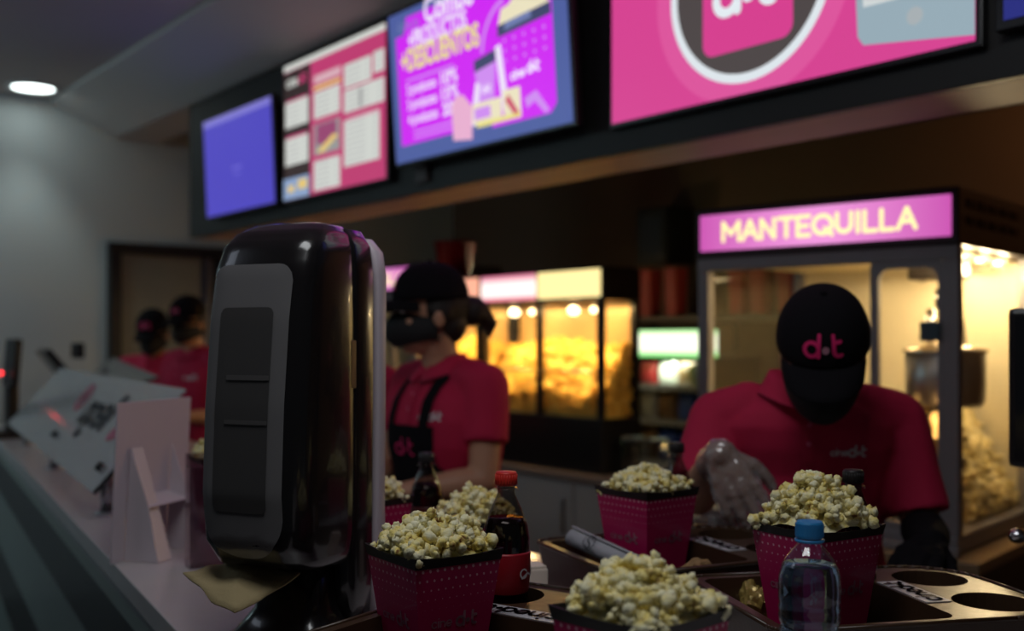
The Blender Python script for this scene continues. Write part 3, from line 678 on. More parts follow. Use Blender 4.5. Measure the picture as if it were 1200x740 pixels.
# ================================================================ SNACK RACK, SHELF, THINGS ON THE BACK COUNTER
def s_at(px, d): return fs(px, d)
ra, rb = s_at(727, 3.98), s_at(830, 3.98); RW = rb-ra
t = thing('snack_rack', 'snack display rack with a glowing green and white header', 'rack', F((ra+rb)/2, 3.98, 0), FROT)
bm = NB()
for x in (-RW/2, RW/2-.025): box(bm, x, x+.025, 0, .4, 0, 1.42, .003)
obj('side_frame', bm, BLACKM, t)
bm = NB(); box(bm, -RW/2+.025, RW/2-.025, .38, .4, 0, 1.42); obj('back_panel', bm, mat('rack_back', (.20, .18, .16), .6), t)
m = emi('rack_header', (.55, 1.0, .30), 1.5); nt = m.node_tree; b = nt.nodes['Principled BSDF']; tc = nt.nodes.new('ShaderNodeTexCoord'); sp = nt.nodes.new('ShaderNodeSeparateXYZ'); nt.links.new(tc.outputs['Object'], sp.inputs[0])
rp = nt.nodes.new('ShaderNodeValToRGB'); mr = nt.nodes.new('ShaderNodeMapRange'); mr.inputs[1].default_value = 1.42; mr.inputs[2].default_value = 1.56; nt.links.new(sp.outputs[2], mr.inputs[0]); nt.links.new(mr.outputs[0], rp.inputs[0]); nt.links.new(rp.outputs[0], b.inputs['Emission Color'])
e = rp.color_ramp.elements; e[0].position = 0; e[0].color = (.12, .7, .12, 1); e[1].position = 1; e[1].color = (.25, .8, .2, 1)
for p_ in (.3, .75):
    x = e.new(p_); x.color = (.95, 1, .75, 1)
bm = NB(); box(bm, -RW/2-.01, RW/2+.01, -.02, .06, 1.42, 1.555, .006); obj('header_sign', bm, m, t)
shz = [.35, .60, .85, 1.08, 1.26]
for z in shz:
    bm = NB(); box(bm, -RW/2+.025, RW/2-.025, .02, .38, z-.012, z); box(bm, -RW/2+.025, RW/2-.025, .012, .022, z-.012, z+.02); obj('shelf', bm, mat('shelf_wire', (.3, .3, .3), .4, metal=.6), t)
lamp('AREA', F((ra+rb)/2, 4.05, 1.41), 1.6, (.9, 1.0, .75), .3, .1, F((ra+rb)/2, 4.05, 0))
bag_cols = [('cream', (.75, .68, .42)), ('white', (.75, .75, .72)), ('blue', (.04, .10, .42)), ('red', (.45, .04, .04)), ('brown', (.30, .17, .08))]
def bag_mesh(wd, h, dp, seed):
    bm = NB(); rings = []; rnd = random.Random(seed)
    for k in range(9):
        v = k/8; th = dp/2*math.sin(math.pi*min(1, max(.03, v)))**.5 if 0 < k < 8 else .002
        rings.append([p for p in ell((0, 0, v*h), wd/2*(1-.06*math.sin(math.pi*v)), max(th, .002), 20, 3)])
    loft(bm, rings); return bm
wordrow = ['lowest shelf', 'second shelf', 'third shelf', 'fourth shelf', 'top shelf']
for i, z in enumerate(shz):
    nb = 4
    for k in range(nb):
        ci = (i*2+k*3) % 5 if i not in (2,) else (2 if k in (1, 2) else 4); cn, cc = bag_cols[ci]
        bw = (RW-.06)/nb; x = -RW/2+.03+bw*(k+.5)
        hh = .15 if i == 4 else .19
        o = obj('snack_bag', bag_mesh(bw*.86, hh if i < 3 else (.155 if i == 3 else .13), .07, i*7+k), mat('bag_'+cn, cc, .3, bump=.4, bscale=30), None, True)
        o.location = F((ra+rb)/2 + x, 3.98+.12, z+.001); o.rotation_euler = (0, 0, FROT)
        setp(o, '%s snack bag, %s on the %s of the snack rack' % (cn, ['first', 'second', 'third', 'last'][k], wordrow[i]), 'snack bag', 'snack bags on the rack')

# wall shelf with stacked red cartons and a black speaker box above
sa, sb = s_at(700, 4.4), s_at(960, 4.4)
t = thing('wall_shelf', 'dark wall shelf above the snack rack holding red cartons', 'shelf', F((sa+sb)/2, 4.4, 1.64), FROT); SW = sb-sa
bm = NB(); box(bm, -SW/2, SW/2, 0, .345, -.03, 0, .004); obj('board', bm, mat('shelf_board', (.10, .06, .04), .5), t)
for k in (-.4, 0, .4):
    bm = NB(); box(bm, k*SW-.012, k*SW+.012, .05, .345, -.05, -.03); box(bm, k*SW-.012, k*SW+.012, .325, .345, -.2, -.05); obj('bracket', bm, BLACKM, t)
CARTON = mat('carton_red', (.42, .03, .02), .5, vary=.1)
names = {0: 'leftmost', 1: 'second from the left', 2: 'third from the left', 3: 'fourth from the left', 4: 'fifth from the left'}
for k, px in enumerate((762, 792, 868, 893, 925)):
    bm = NB(); wv = .055
    loft(bm, [ell((0, 0, 0), wv*.8, wv*.8, 24, 6), ell((0, 0, .27), wv, wv, 24, 6), ell((0, 0, .275), wv*.9, wv*.9, 24, 6)])
    o = obj('carton_stack', bm, CARTON); o.location = F(s_at(px, 4.5), 4.5, 1.641); o.rotation_euler = (0, 0, FROT)
    setp(o, 'red carton stack on the wall shelf, %s of five' % names[k], 'carton stack', 'red cartons on the wall shelf')
a = s_at(763, 4.5)
t = thing('black_cabinet_box', 'black boxy unit hanging on the back wall above the red cartons', 'box', F(a, 4.5, 1.95), FROT)
bm = NB(); box(bm, -.12, .12, 0, .245, 0, .33, .012); obj('casing', bm, BLACKM, t)
bm = NB(); box(bm, -.09, .09, -.006, 0, .05, .28, .003); obj('front_grille', bm, BLACKP, t)
# red tub on the far machine hood, behind the cap
t = thing('red_tub', 'dark red tub standing on the far popcorn machine above the black cap', 'tub', F(s_at(533, 3.395), 3.395, 1.8355))
bm = NB(); lathe(bm, [(0, 0), (.085, 0), (.11, .2), (.118, .2), (.118, .21), (.105, .21), (.08, .01), (0, .01)], 28); obj('tub', bm, mat('tub_red', (.30, .01, .02), .4), t, True)
# glass jugs
for k, (px, dd) in enumerate(((742, 3.37), (771, 3.38))):
    t = thing('glass_jug', ['clear glass jug with a handle, left of two on the back counter', 'clear glass jug, right of two on the back counter'][k], 'jug', F(s_at(px, dd), dd, .901), FROT, 'glass jugs on the back counter')
    bm = NB(); lathe(bm, [(0, 0), (.05, 0), (.055, .01), (.058, .15), (.062, .16), (.057, .16), (.052, .012), (0, .01)], 28); obj('body', bm, pane_mat('jug_glass', (.80, .82, .85), .10, .05), t, True)
    bm = NB(); pts = [(-.056-.04*math.sin(math.pi*q/8), 0, .03+.1*q/8) for q in range(9)]; chain(bm, pts, [.006]*9, 8); obj('handle', bm, pane_mat('jug_glass'), t, True)
    bm = NB(); lathe(bm, [(0, .161), (.05, .161), (.05, .172), (0, .174)], 24); obj('lid', bm, mat('jug_lid', (.04, .05, .07), .4), t, True)

# ================================================================ LEFT BACKGROUND: POS TERMINALS
def pos(label, s, n, rz, scr=(.30, .20), tilt=25):
    t = thing('cash_register', label, 'cash register', Cc(s, n, 1.051), CROT+rz)
    bm = NB(); box(bm, -.11, .11, -.09, .12, 0, .035, .01); obj('base', bm, BLACKP, t)
    bm = NB(); box(bm, -.03, .03, .0, .05, .03, .24, .008); obj('stand', bm, BLACKP, t)
    M = Matrix.Translation((0, .02, .26)) @ Matrix.Rotation(R(tilt), 4, 'X')
    bm = NB(); box(bm, -scr[0]/2, scr[0]/2, -.015, .02, -.02, scr[1]-.02, .008, M); s_ = obj('monitor', bm, BLACKP, t)
    bm = NB(); box(bm, -scr[0]/2+.015, scr[0]/2-.015, .0205, .022, -.005, scr[1]-.035, 0, M); obj('screen', bm, mat('pos_glass', (.02, .02, .025), .1), s_)
    bm = NB(); box(bm, .04, .10, -.02, .03, .03, .06, .006); obj('card_reader', bm, BLACKM, t)
    return t
t = pos('black cash register with a tilted monitor left of the door', -5.98, .70, 0, (.42, .20), 38)
t2 = pos('black cash register with a red indicator light at the left picture edge', -5.50, .405, .3, (.12, .22), -5)
bm = NB(); box(bm, -.02, .2, .05, .09, .36, .44, .01); obj('printer', bm, BLACKM, t)
bm = NB(); ball(bm, (.02, -.03, .30), .009); obj('indicator_light', bm, emi('red_led', (1.0, .03, .04), 5.0), t2, True)
p = t2.matrix_basis.to_translation()
bm = NB(); box(bm, -.09, .09, -.03, .03, 0, .14, .004); bx_ = obj('receipt_printer', bm, BLACKM); bx_.location = Cc(-5.45, .90, 1.051); bx_.rotation_euler = (0, 0, CROT); setp(bx_, 'small black printer standing behind the acrylic guard on the far counter', 'printer')

# ================================================================ ACRYLIC GUARD
ACR = pane_mat('acrylic_sheet', (.84, .86, .87), .30, .12, .26)
t = thing('acrylic_guard', 'tilted clear acrylic guard printed with black llega lettering and pink marks', 'guard', Cc(-2.85, .395, 0), CROT)
GL_ = 2.5; zb, zt, dp = 1.13, 1.378, .222
nv = Vector((0, -(zt-zb), dp)).normalized(); al = Vector((0, dp, zt-zb)).normalized(); Hh = math.hypot(dp, zt-zb)
x1 = .10-.02; # near end
s_near = -(2.6*.8695) - 1.023*.494*-1 if False else None
S0 = (Vector((-1.023, 2.6)).dot(Vector((CX, CY)))) + 2.85      # near end in local x
def G(u, v, w_=0.0): return Vector((u, 0, zb)) + al*v + nv*w_
def slab(bm, u0, u1, v0, v1, th=.005):
    a = [G(u0, v0, -th), G(u1, v0, -th), G(u1, v1, -th), G(u0, v1, -th)]; c = [p_ + nv*th for p_ in a]
    va = [bm.verts.new(p_) for p_ in a]; vc = [bm.verts.new(p_) for p_ in c]
    bm.faces.new(va[::-1]); bm.faces.new(vc)
    for k in range(4): bm.faces.new((va[k], va[(k+1) % 4], vc[(k+1) % 4], vc[k]))
bm = NB(); slab(bm, S0-GL_, S0, 0, Hh); obj('acrylic_panel', bm, ACR, t)
bm = NB(); slab(bm, S0-.008, S0+.002, 0, Hh*.52, .009); obj('dark_end_strip', bm, BLACKP, t)
st = strokes('llega', .105, .026)
bm = NB(); lettering(bm, [([(-a*1.25, b) for a, b in p_], l_) for p_, l_ in st], lambda a, b: G(S0-.78+a, .215+b*.9-.07, .002)); obj('lettering', bm, mat('vinyl_black', (.03, .03, .04), .5), t, recalc=False)
for (cx_, cy_, a_, b_, an) in ((-.25, .20, .14, .045, 25), (-1.25, .23, .10, .05, -20)):
    bm = NB()
    for k in range(28):
        t0, t1 = 2*math.pi*k/28, 2*math.pi*(k+1)/28; q = []
        for tt, rr in ((t0, 1), (t1, 1), (t1, .6), (t0, .6)):
            x_, y_ = a_*rr*math.cos(tt), b_*rr*math.sin(tt); q.append(bm.verts.new(G(S0+cx_+x_*math.cos(R(an))-y_*math.sin(R(an)), cy_+x_*math.sin(R(an))+y_*math.cos(R(an)), .002)))
        bm.faces.new(q)
    x0 = S0+cx_
    lettering(bm, [([(a, b) for a, b in p_], l_) for p_, l_ in strokes('d.t', .035, .009)], lambda a, b: G(x0-a, cy_-.015+b, .002))
    obj('pink_mark', bm, mat('vinyl_pink', (.62, .12, .22), .5), t, recalc=False)
for (u, v) in ((-.14, .06), (-1.15, .07)):
    bm = NB(); cyl(bm, G(S0+u, v, -.02), G(S0+u, v, .012), .012); obj('bolt', bm, BLACKP, t, True)
for u in (-.17, -1.3, -2.3):
    bm = NB(); x_ = S0+u; cyl(bm, (x_, .06, 1.051), (x_, .06, 1.185), .016); cyl(bm, (x_, .06, 1.0505), (x_, .06, 1.056), .03); obj('post', bm, STEEL, t, True)
bm = NB(); slab(bm, S0-.30, S0-.27, Hh-.002, Hh+.002) ; bm.free()
# dark glass panel of the farther guard
t = thing('glass_guard', 'smaller dark tilted glass guard standing beyond the lettered acrylic guard', 'guard', Cc(-4.80, .66, 1.051), CROT)
bm = NB(); va = [(-.38, 0, .22), (.55, .0, .24), (.70, .16, .31), (-.30, .16, .37)]
q = [bm.verts.new(v) for v in va]; q2 = [bm.verts.new((v[0], v[1]-.004, v[2]+.006)) for v in va]; bm.faces.new(q[::-1]); bm.faces.new(q2)
for k in range(4): bm.faces.new((q[k], q[(k+1) % 4], q2[(k+1) % 4], q2[k]))
obj('glass_panel', bm, pane_mat('dark_glass', (.25, .30, .30), .12, .1), t)
for u in (-.25, .5):
    bm = NB(); cyl(bm, (u, .05, 0), (u, .05, .24), .012); obj('post', bm, STEEL, t, True)

# ================================================================ CARD STAND AND BROCHURE HOLDER
PALE = mat('pale_plastic_card', (.62, .55, .60), .4, vary=.03); 
st_ = thing('easel_card_stand', 'upright white card stand with easel foot, seen from behind', 'card stand', (-.770, 2.262, 1.051), math.atan2(.243, .075))
bm = NB(); box(bm, -.125, .125, -.002, .002, 0, .325, .0008, Matrix.Rotation(R(3), 4, 'X')); obj('card', bm, PALE, st_)
def panel3(bm, pts, th):
    a = [Vector(p) for p in pts]; nn = (a[1]-a[0]).cross(a[-1]-a[0]).normalized()*th
    va = [bm.verts.new(p) for p in a]; vb = [bm.verts.new(p+nn) for p in a]; n = len(a)
    bm.faces.new(va[::-1]); bm.faces.new(vb)
    for k in range(n): bm.faces.new((va[k], va[(k+1) % n], vb[(k+1) % n], vb[k]))
bm = NB(); panel3(bm, [(-.085, -.02, .23), (-.085, -.004, .0), (-.085, -.085, 0), (-.085, -.06, .12)], .002); obj('easel_flap', bm, PALE, st_)
bm = NB(); panel3(bm, [(.055, -.02, .23), (.055, -.004, .0), (.055, -.085, 0), (.055, -.06, .12)], .002); obj('easel_flap', bm, PALE, st_)
bm = NB(); panel3(bm, [(-.085, -.062, .11), (.057, -.062, .11), (.057, -.006, .125), (-.085, -.006, .125)], .002); obj('cross_brace', bm, PALE, st_)
bm = NB(); panel3(bm, [(-.085, -.083, .0), (-.04, -.083, 0), (-.05, -.02, .23), (-.085, -.02, .23)], .002); obj('front_fold', bm, PALE, st_)
t = thing('acrylic_brochure_holder', 'narrow clear acrylic holder on the white counter just left of the dispenser', 'holder', (-.595, 2.14, 1.051), R(30))
A2 = pane_mat('holder_acrylic', (.72, .66, .70), .15, .08)
bm = NB(); box(bm, -.055, .055, -.02, -.016, 0, .20, .001); obj('front_wall', bm, A2, t)
bm = NB(); box(bm, -.055, .055, .016, .02, 0, .225, .001); obj('back_wall', bm, A2, t)
bm = NB(); box(bm, -.055, -.051, -.016, .016, 0, .20); box(bm, .051, .055, -.016, .016, 0, .20); box(bm, -.051, .051, -.016, .016, 0, .004); obj('side_walls', bm, A2, t)

# ================================================================ NAPKIN DISPENSER
dl = Vector((-.322, 1.56, 1.051)); drz = R(-23)
t = thing('napkin_dispenser', 'tall glossy black napkin dispenser tower with a smoky window and a grey back', 'dispenser', dl, drz)
GB = mat('gloss_black', (.010, .009, .010), .22, coat=.4, bump=.015, bscale=15)
# front cover: stacked rounded sections, y- is the front
prof = [(.125, -.035, .070), (.135, -.085, .082), (.17, -.112, .088), (.24, -.118, .090), (.36, -.112, .090), (.48, -.100, .089), (.55, -.088, .087), (.585, -.072, .083), (.605, -.05, .074), (.618, -.02, .06), (.622, .0, .04)]
bm = NB(); rings = []
yb = .060
def cover_ring(z, yf, hw, inset=0.0):
    cy = (yf+yb)/2; return ell((0, cy, z), hw-inset, (yb-yf)/2-inset, 40, 4.2)
pr2 = []
for a_, b_ in zip(prof, prof[1:]):
    for k in range(3): pr2.append(tuple(a_[i]+(b_[i]-a_[i])*k/3 for i in range(3)))
pr2.append(prof[-1])
loft(bm, [cover_ring(*p_) for p_ in pr2]); cover = obj('front_cover', bm, GB, t, True)
bv = BVHTree.FromObject(cover, bpy.context.evaluated_depsgraph_get())
def on_cover(x, z, off=.0025):
    h, n_, i_, d_ = bv.ray_cast(Vector((x, -.5, z)), Vector((0, 1, 0)))
    return (h + n_*off) if h else None
def patch(bm, x0, x1, z0, z1, off, nx=18, nz=36, r=.03, rb=None):
    rb = rb or r; G_ = {}
    for i in range(nx+1):
        for j in range(nz+1):
            x = x0+(x1-x0)*i/nx; z = z0+(z1-z0)*j/nz
            for (cx_, sx) in ((x0, 1), (x1, -1)):
                for (cz_, sz, rr) in ((z0, 1, rb), (z1, -1, r)):
                    ax, az = (x-cx_)*sx, (z-cz_)*sz
                    if ax < rr and az < rr:
                        dx, dz = rr-ax, rr-az; m_ = max(dx, dz); L_ = math.hypot(dx, dz)
                        if L_ > 1e-9: dx, dz = dx/L_*m_, dz/L_*m_
                        x, z = cx_+sx*(rr-dx), cz_+sz*(rr-dz)
            p_ = on_cover(x, z, off)
            if p_ is not None: G_[i, j] = bm.verts.new(p_)
    for i in range(nx):
        for j in range(nz):
            k4 = [(i, j), (i+1, j), (i+1, j+1), (i, j+1)]
            if all(k in G_ for k in k4): bm.faces.new([G_[k] for k in k4])
WIN = mat('smoky_window', (.17, .165, .17), .2, coat=.5)
bm = NB(); patch(bm, -.070, .062, .150, .555, .0018, r=.022, rb=.06); obj('window', bm, WIN, t, True, recalc=False)
bm = NB(); patch(bm, -.048, .040, .215, .495, .003, r=.01); wi = obj('napkin_window', bm, mat('inner_smoky', (.065, .062, .062), .15, coat=.5), t, True, recalc=False)
bm = NB(); patch(bm, -.030, .040, .395, .402, .0045, 8, 2, .001); patch(bm, -.030, .040, .335, .341, .0045, 8, 2, .001); obj('napkin_stack_edge', bm, mat('window_line', (.095, .09, .09), .3), t, True, recalc=False)
# back housing: dark side body and pale grey rear shell
bm = NB(); loft(bm, [ell((0, .062, z), hw, hd, 36, 6) for z, hw, hd in ((.02, .080, .035), (.10, .086, .036), (.55, .0885, .036), (.59, .083, .035), (.614, .068, .030))]); obj('side_body', bm, GB, t, True)
bm = NB(); loft(bm, [ell((0, .110, z), hw, hd, 36, 6) for z, hw, hd in ((.02, .084, .022), (.10, .088, .022), (.20, .088, .016), (.34, .09, .014), (.55, .09, .018), (.585, .084, .017), (.605, .066, .014))]); obj('rear_shell', bm, mat('grey_shell', (.62, .54, .60), .38), t, True)
bm = NB(); box(bm, .0845, .0885, .02, .035, .38, .45, .002); obj('latch', bm, mat('latch_brass', (.25, .18, .10), .4, metal=.7), t)
bm = NB(); loft(bm, [ell((0, .03, z), a_, b_, 40, 4) for z, a_, b_ in ((0, .105, .125), (.010, .105, .125), (.018, .098, .115), (.03, .08, .09), (.06, .06, .06), (.14, .055, .055))]); obj('pedestal_base', bm, GB, t, True)
def V_(*a): return Vector(a)
# paper napkin hanging from the slot
bm = NB(); gx = 12; vs = {}
C4 = [V_(-.045, -.03, .135), V_(.050, -.055, .125), V_(.010, -.150, .078), V_(-.112, -.105, .122)]      # slot end, right, front and left corners
for i in range(gx+1):
    for j in range(gx+1):
        u, v = i/gx, j/gx; p_ = C4[0]*(1-u)*(1-v) + C4[1]*u*(1-v) + C4[2]*u*v + C4[3]*(1-u)*v
        crease = .010*(1-abs(u-v)*2.4) if abs(u-v) < .4 else 0
        p_ = p_ + Vector((.003*math.sin(9*v), .003*math.sin(7*u), crease + .004*noise.noise(Vector((u*4, v*4, 1)))))
        vs[i, j] = bm.verts.new(p_)
for i in range(gx):
    for j in range(gx): bm.faces.new((vs[i, j], vs[i+1, j], vs[i+1, j+1], vs[i, j+1]))
o = obj('paper_napkin', bm, mat('kraft_paper', (.37, .29, .15), .85, bump=.3, bscale=60, vary=.06), None, True)
o.location = dl; o.rotation_euler = (0, 0, drz); md = o.modifiers.new('s', 'SOLIDIFY'); md.thickness = .0025
setp(o, 'crumpled brown paper napkin sticking out below the black dispenser', 'napkin')

# ================================================================ TRAYS
TRAYM = mat('tray_plastic', (.050, .026, .014), .30, bump=.05, bscale=60, vary=.1)
def rpoly(x0, x1, y0, y1, r, n=6, big=None):
    big = big or r; o_ = []
    for cx_, cy_, a0, rr in ((x1-big, y1-big, 0, big), (x0+r, y1-r, 90, r), (x0+r, y0+r, 180, r), (x1-big, y0+big, 270, big)):
        for k in range(n+1):
            a = R(a0+90*k/n); o_.append((cx_+rr*math.cos(a), cy_+rr*math.sin(a)))
    return o_
def tray(label, loc, rz, L0=-.21, L1=.215, HW=.155, H=.098, sticker=True, flip=1, group='snack trays on the counter'):
    t = thing('snack_tray', label, 'tray', loc, rz, group)
    out = rpoly(L0, L1, -HW, HW, .03, 8, .10)
    rec = rpoly(L0+.018, .046, -HW+.018, HW-.018, .02, 5)
    holes = [[(.142+.053*math.cos(2*math.pi*k/28), sy*.073+.053*math.sin(2*math.pi*k/28)) for k in range(28)] for sy in (-1, 1)]
    bm = NB()
    # top plate with openings through triangle fill
    es = []
    def loop(pts, z):
        vs = [bm.verts.new((x, y, z)) for x, y in pts]; e = [bm.edges.new((vs[k], vs[(k+1) % len(vs)])) for k in range(len(vs))]; return vs, e
    vo, eo = loop(out, H); vr, er = loop(rec, H); hv = [loop(h, H) for h in holes]
    bmesh.ops.triangle_fill(bm, use_beauty=True, use_dissolve=False, edges=eo+er+hv[0][1]+hv[1][1])
    def skirt(vs, pts, z, close):
        lo = [bm.verts.new((x, y, z)) for x, y in pts]; n = len(vs)
        for k in range(n): bm.faces.new((vs[k], vs[(k+1) % n], lo[(k+1) % n], lo[k]))
        if close: bm.faces.new(lo)
    lip = [(x*1.012, y*1.015) for x, y in out]
    skirt(vo, [(x*.93+.0, y*.92) for x, y in out], 0.0, True)
    skirt(vr, [(-.065+(x+.065)*.93, y*.93) for x, y in rec], .008, True)
    for (v_, e_), h, sy in zip(hv, holes, (-1, 1)): skirt(v_, [(.142+(x-.142)*.86, sy*.073+(y-sy*.073)*.86) for x, y in h], .014, True)
    tb = obj('tray_body', bm, TRAYM, t)
    bm = NB(); n = len(out)
    for k in range(n):
        a, b_ = out[k], out[(k+1) % n]; cyl(bm, (a[0], a[1], H), (b_[0], b_[1], H), .0032, n=8); ball(bm, (a[0], a[1], H), .0032, u=8, v=6)
    obj('rolled_rim', bm, TRAYM, t, True)
    if sticker:
        bm = NB(); sx = .075; box(bm, sx-.014, sx+.014, -.055, .055, H+.0005, H+.0012) if False else box(bm, .049, .087, -.062, .062, H+.0002, H+.0012); s_ = obj('sticker', bm, mat('sticker_white', (.55, .55, .58), .3), t)
        bm = NB(); lettering(bm, strokes('cined.t', .020, .0052), lambda a, b: ((.068+flip*(b-.011)*1.1), -flip*a*1.0, H+.0022)); obj('sticker_lettering', bm, mat('sticker_ink', (.03, .02, .03), .5), s_, recalc=False)
    return t
tray('snack tray at the lower right with two empty cup holes', (.494, 1.478, 1.051), R(12), flip=-1)
tray('black snack tray with the grey napkin roll, before the bending man', (.290, 1.816, 1.051), R(23), flip=-1)
tray('brown snack tray holding the red capped cola bottle in a cup hole', (-.027, 1.3175, 1.051), R(56), L0=-.19, L1=.215, HW=.16, flip=-1)

# ================================================================ BUCKETS OF POPCORN
def bucket(label, x, y, rot, z=1.06, S=.126, H=.18, seed=0, heap=.04, sub=2, small=False, word=True, group='popcorn buckets'):
    t = thing('popcorn_bucket', label, 'popcorn bucket', (x, y, z), R(rot), group)
    b_ = S*.33; tp = S*.5; k = S/.14
    bm = NB(); uv = bm.loops.layers.uv.new('UVMap')
    cs = ((-1, -1), (1, -1), (1, 1), (-1, 1))
    zt_ = H*.925; tm = b_+(tp-b_)*.925
    lo = [bm.verts.new((sx*b_, sy*b_, 0)) for sx, sy in cs]; hi = [bm.verts.new((sx*tm, sy*tm, zt_)) for sx, sy in cs]
    for i in range(4):
        f = bm.faces.new((lo[i], lo[(i+1) % 4], hi[(i+1) % 4], hi[i]))
        for l_, q in zip(f.loops, ((0, 0), (1, 0), (1, .925), (0, .925))): l_[uv].uv = q
    bm.faces.new(lo[::-1])
    obj('carton', bm, DOTS, t, recalc=False)
    bm = NB()
    # black flared rim band, slightly dipping mid-side
    tp2 = tp*1.03
    n = 8; o1 = []; o2 = []; i1 = []; i2 = []
    for i in range(4):
        (ax, ay), (bx_, by_) = cs[i], cs[(i+1) % 4]
        for j in range(n):
            u = j/n; dx, dy = ax+(bx_-ax)*u, ay+(by_-ay)*u; dip = -.004*k*math.sin(math.pi*u)
            o1.append((dx*(tm+.0006), dy*(tm+.0006), zt_-.001)); o2.append((dx*tp2, dy*tp2, H+dip)); i1.append((dx*(tm-.003), dy*(tm-.003), zt_-.001)); i2.append((dx*(tp2-.002), dy*(tp2-.002), H+dip))
    R_ = [[bm.verts.new(p) for p in r] for r in (o1, o2, i2, i1)]; N_ = len(o1)
    for a, c in zip(R_, R_[1:]+R_[:1]):
        for q in range(N_): bm.faces.new((a[q], a[(q+1) % N_], c[(q+1) % N_], c[q]))
    obj('rim_band', bm, mat('rim_black', (.014, .012, .012), .4), t)
    if word:
        for a in (0, 1, 2, 3):
            M = Matrix.Rotation(R(90*a), 4, 'Z')
            def fn(u, v, M=M):
                zz = H*.50+v; hw = b_+(tp-b_)*zz/H; return M @ Vector((u+ -.012*k, -hw-.0006, zz))
            bm = NB(); lettering(bm, strokes('cine', .010*k, .0022*k, False) , lambda u, v: fn(u-.026*k, v)); obj('logo', bm, DIMLOGO, t, recalc=False)
            bm = NB(); lettering(bm, strokes('d.t', .015*k, .004*k, False), lambda u, v: fn(u+.013*k, v-.002)); obj('logo', bm, DIMLOGO, t, recalc=False)
    rnd = random.Random(seed); pl = []; r = .0142
    lim = tp-.006
    hz = lambda px, py: H-.006 + heap*max(0, 1-(abs(px/lim)**2.6+abs(py/lim)**2.6)*.62)
    nn = int((2*lim)**2/(r*r)*1.75)
    for _ in range(nn):
        px, py = rnd.uniform(-lim, lim), rnd.uniform(-lim, lim); pl.append((px, py, hz(px, py)+rnd.uniform(-.006, .006), r*rnd.uniform(.8, 1.15)))
    for _ in range(14):
        px, py = rnd.gauss(0, lim*.35), rnd.gauss(0, lim*.35)
        if abs(px) < lim*.8 and abs(py) < lim*.8: pl.append((px, py, hz(px, py)+rnd.uniform(.008, .016), r*rnd.uniform(.8, 1.1)))
    g = 8; V = [(-lim+2*lim*i/g, -lim+2*lim*j/g, hz(-lim+2*lim*i/g, -lim+2*lim*j/g)-.012) for j in range(g+1) for i in range(g+1)]
    Fc = [[j*(g+1)+i, j*(g+1)+i+1, (j+1)*(g+1)+i+1, (j+1)*(g+1)+i] for j in range(g) for i in range(g)]
    o = link('popcorn', kernels_mesh('popcorn', pl, sub, seed, (V, Fc)), POP, t, True); o['kind'] = 'stuff'
    return t
bucket('pink dotted bucket heaped with popcorn, nearest of all at the bottom', .127, 1.052, 44, z=1.053, seed=1, heap=.029, H=.187)
bucket('pink dotted popcorn bucket standing between the dispenser and the red-capped bottle', -.100, 1.358, 35, z=1.06, seed=2, heap=.027)
bucket('pink dotted popcorn bucket standing behind the water bottle', .422, 1.478, 33, z=1.070, seed=3, heap=.05)
bucket("pink dotted popcorn bucket standing left of the man's gloved hand", .235, 1.862, 38, z=1.068, seed=4, heap=.019)
bucket('pink popcorn bucket half hidden behind the right side of the napkin dispenser', -.262, 1.872, 43, z=1.051, seed=5, heap=.030, sub=1)
bucket('small popcorn bucket directly behind the bottle with the red cap', -.062, 1.795, 32, z=1.051, S=.112, H=.155, seed=6, heap=.034, sub=1)
bucket('popcorn bucket just visible left of the dispenser under the two far workers', -.685, 2.52, 30, z=1.051, seed=7, heap=.03, sub=1)
bucket('popcorn bucket seen through the acrylic guard far along the counter', -1.55, 4.45, 20, z=1.051, seed=8, heap=.03, sub=1)

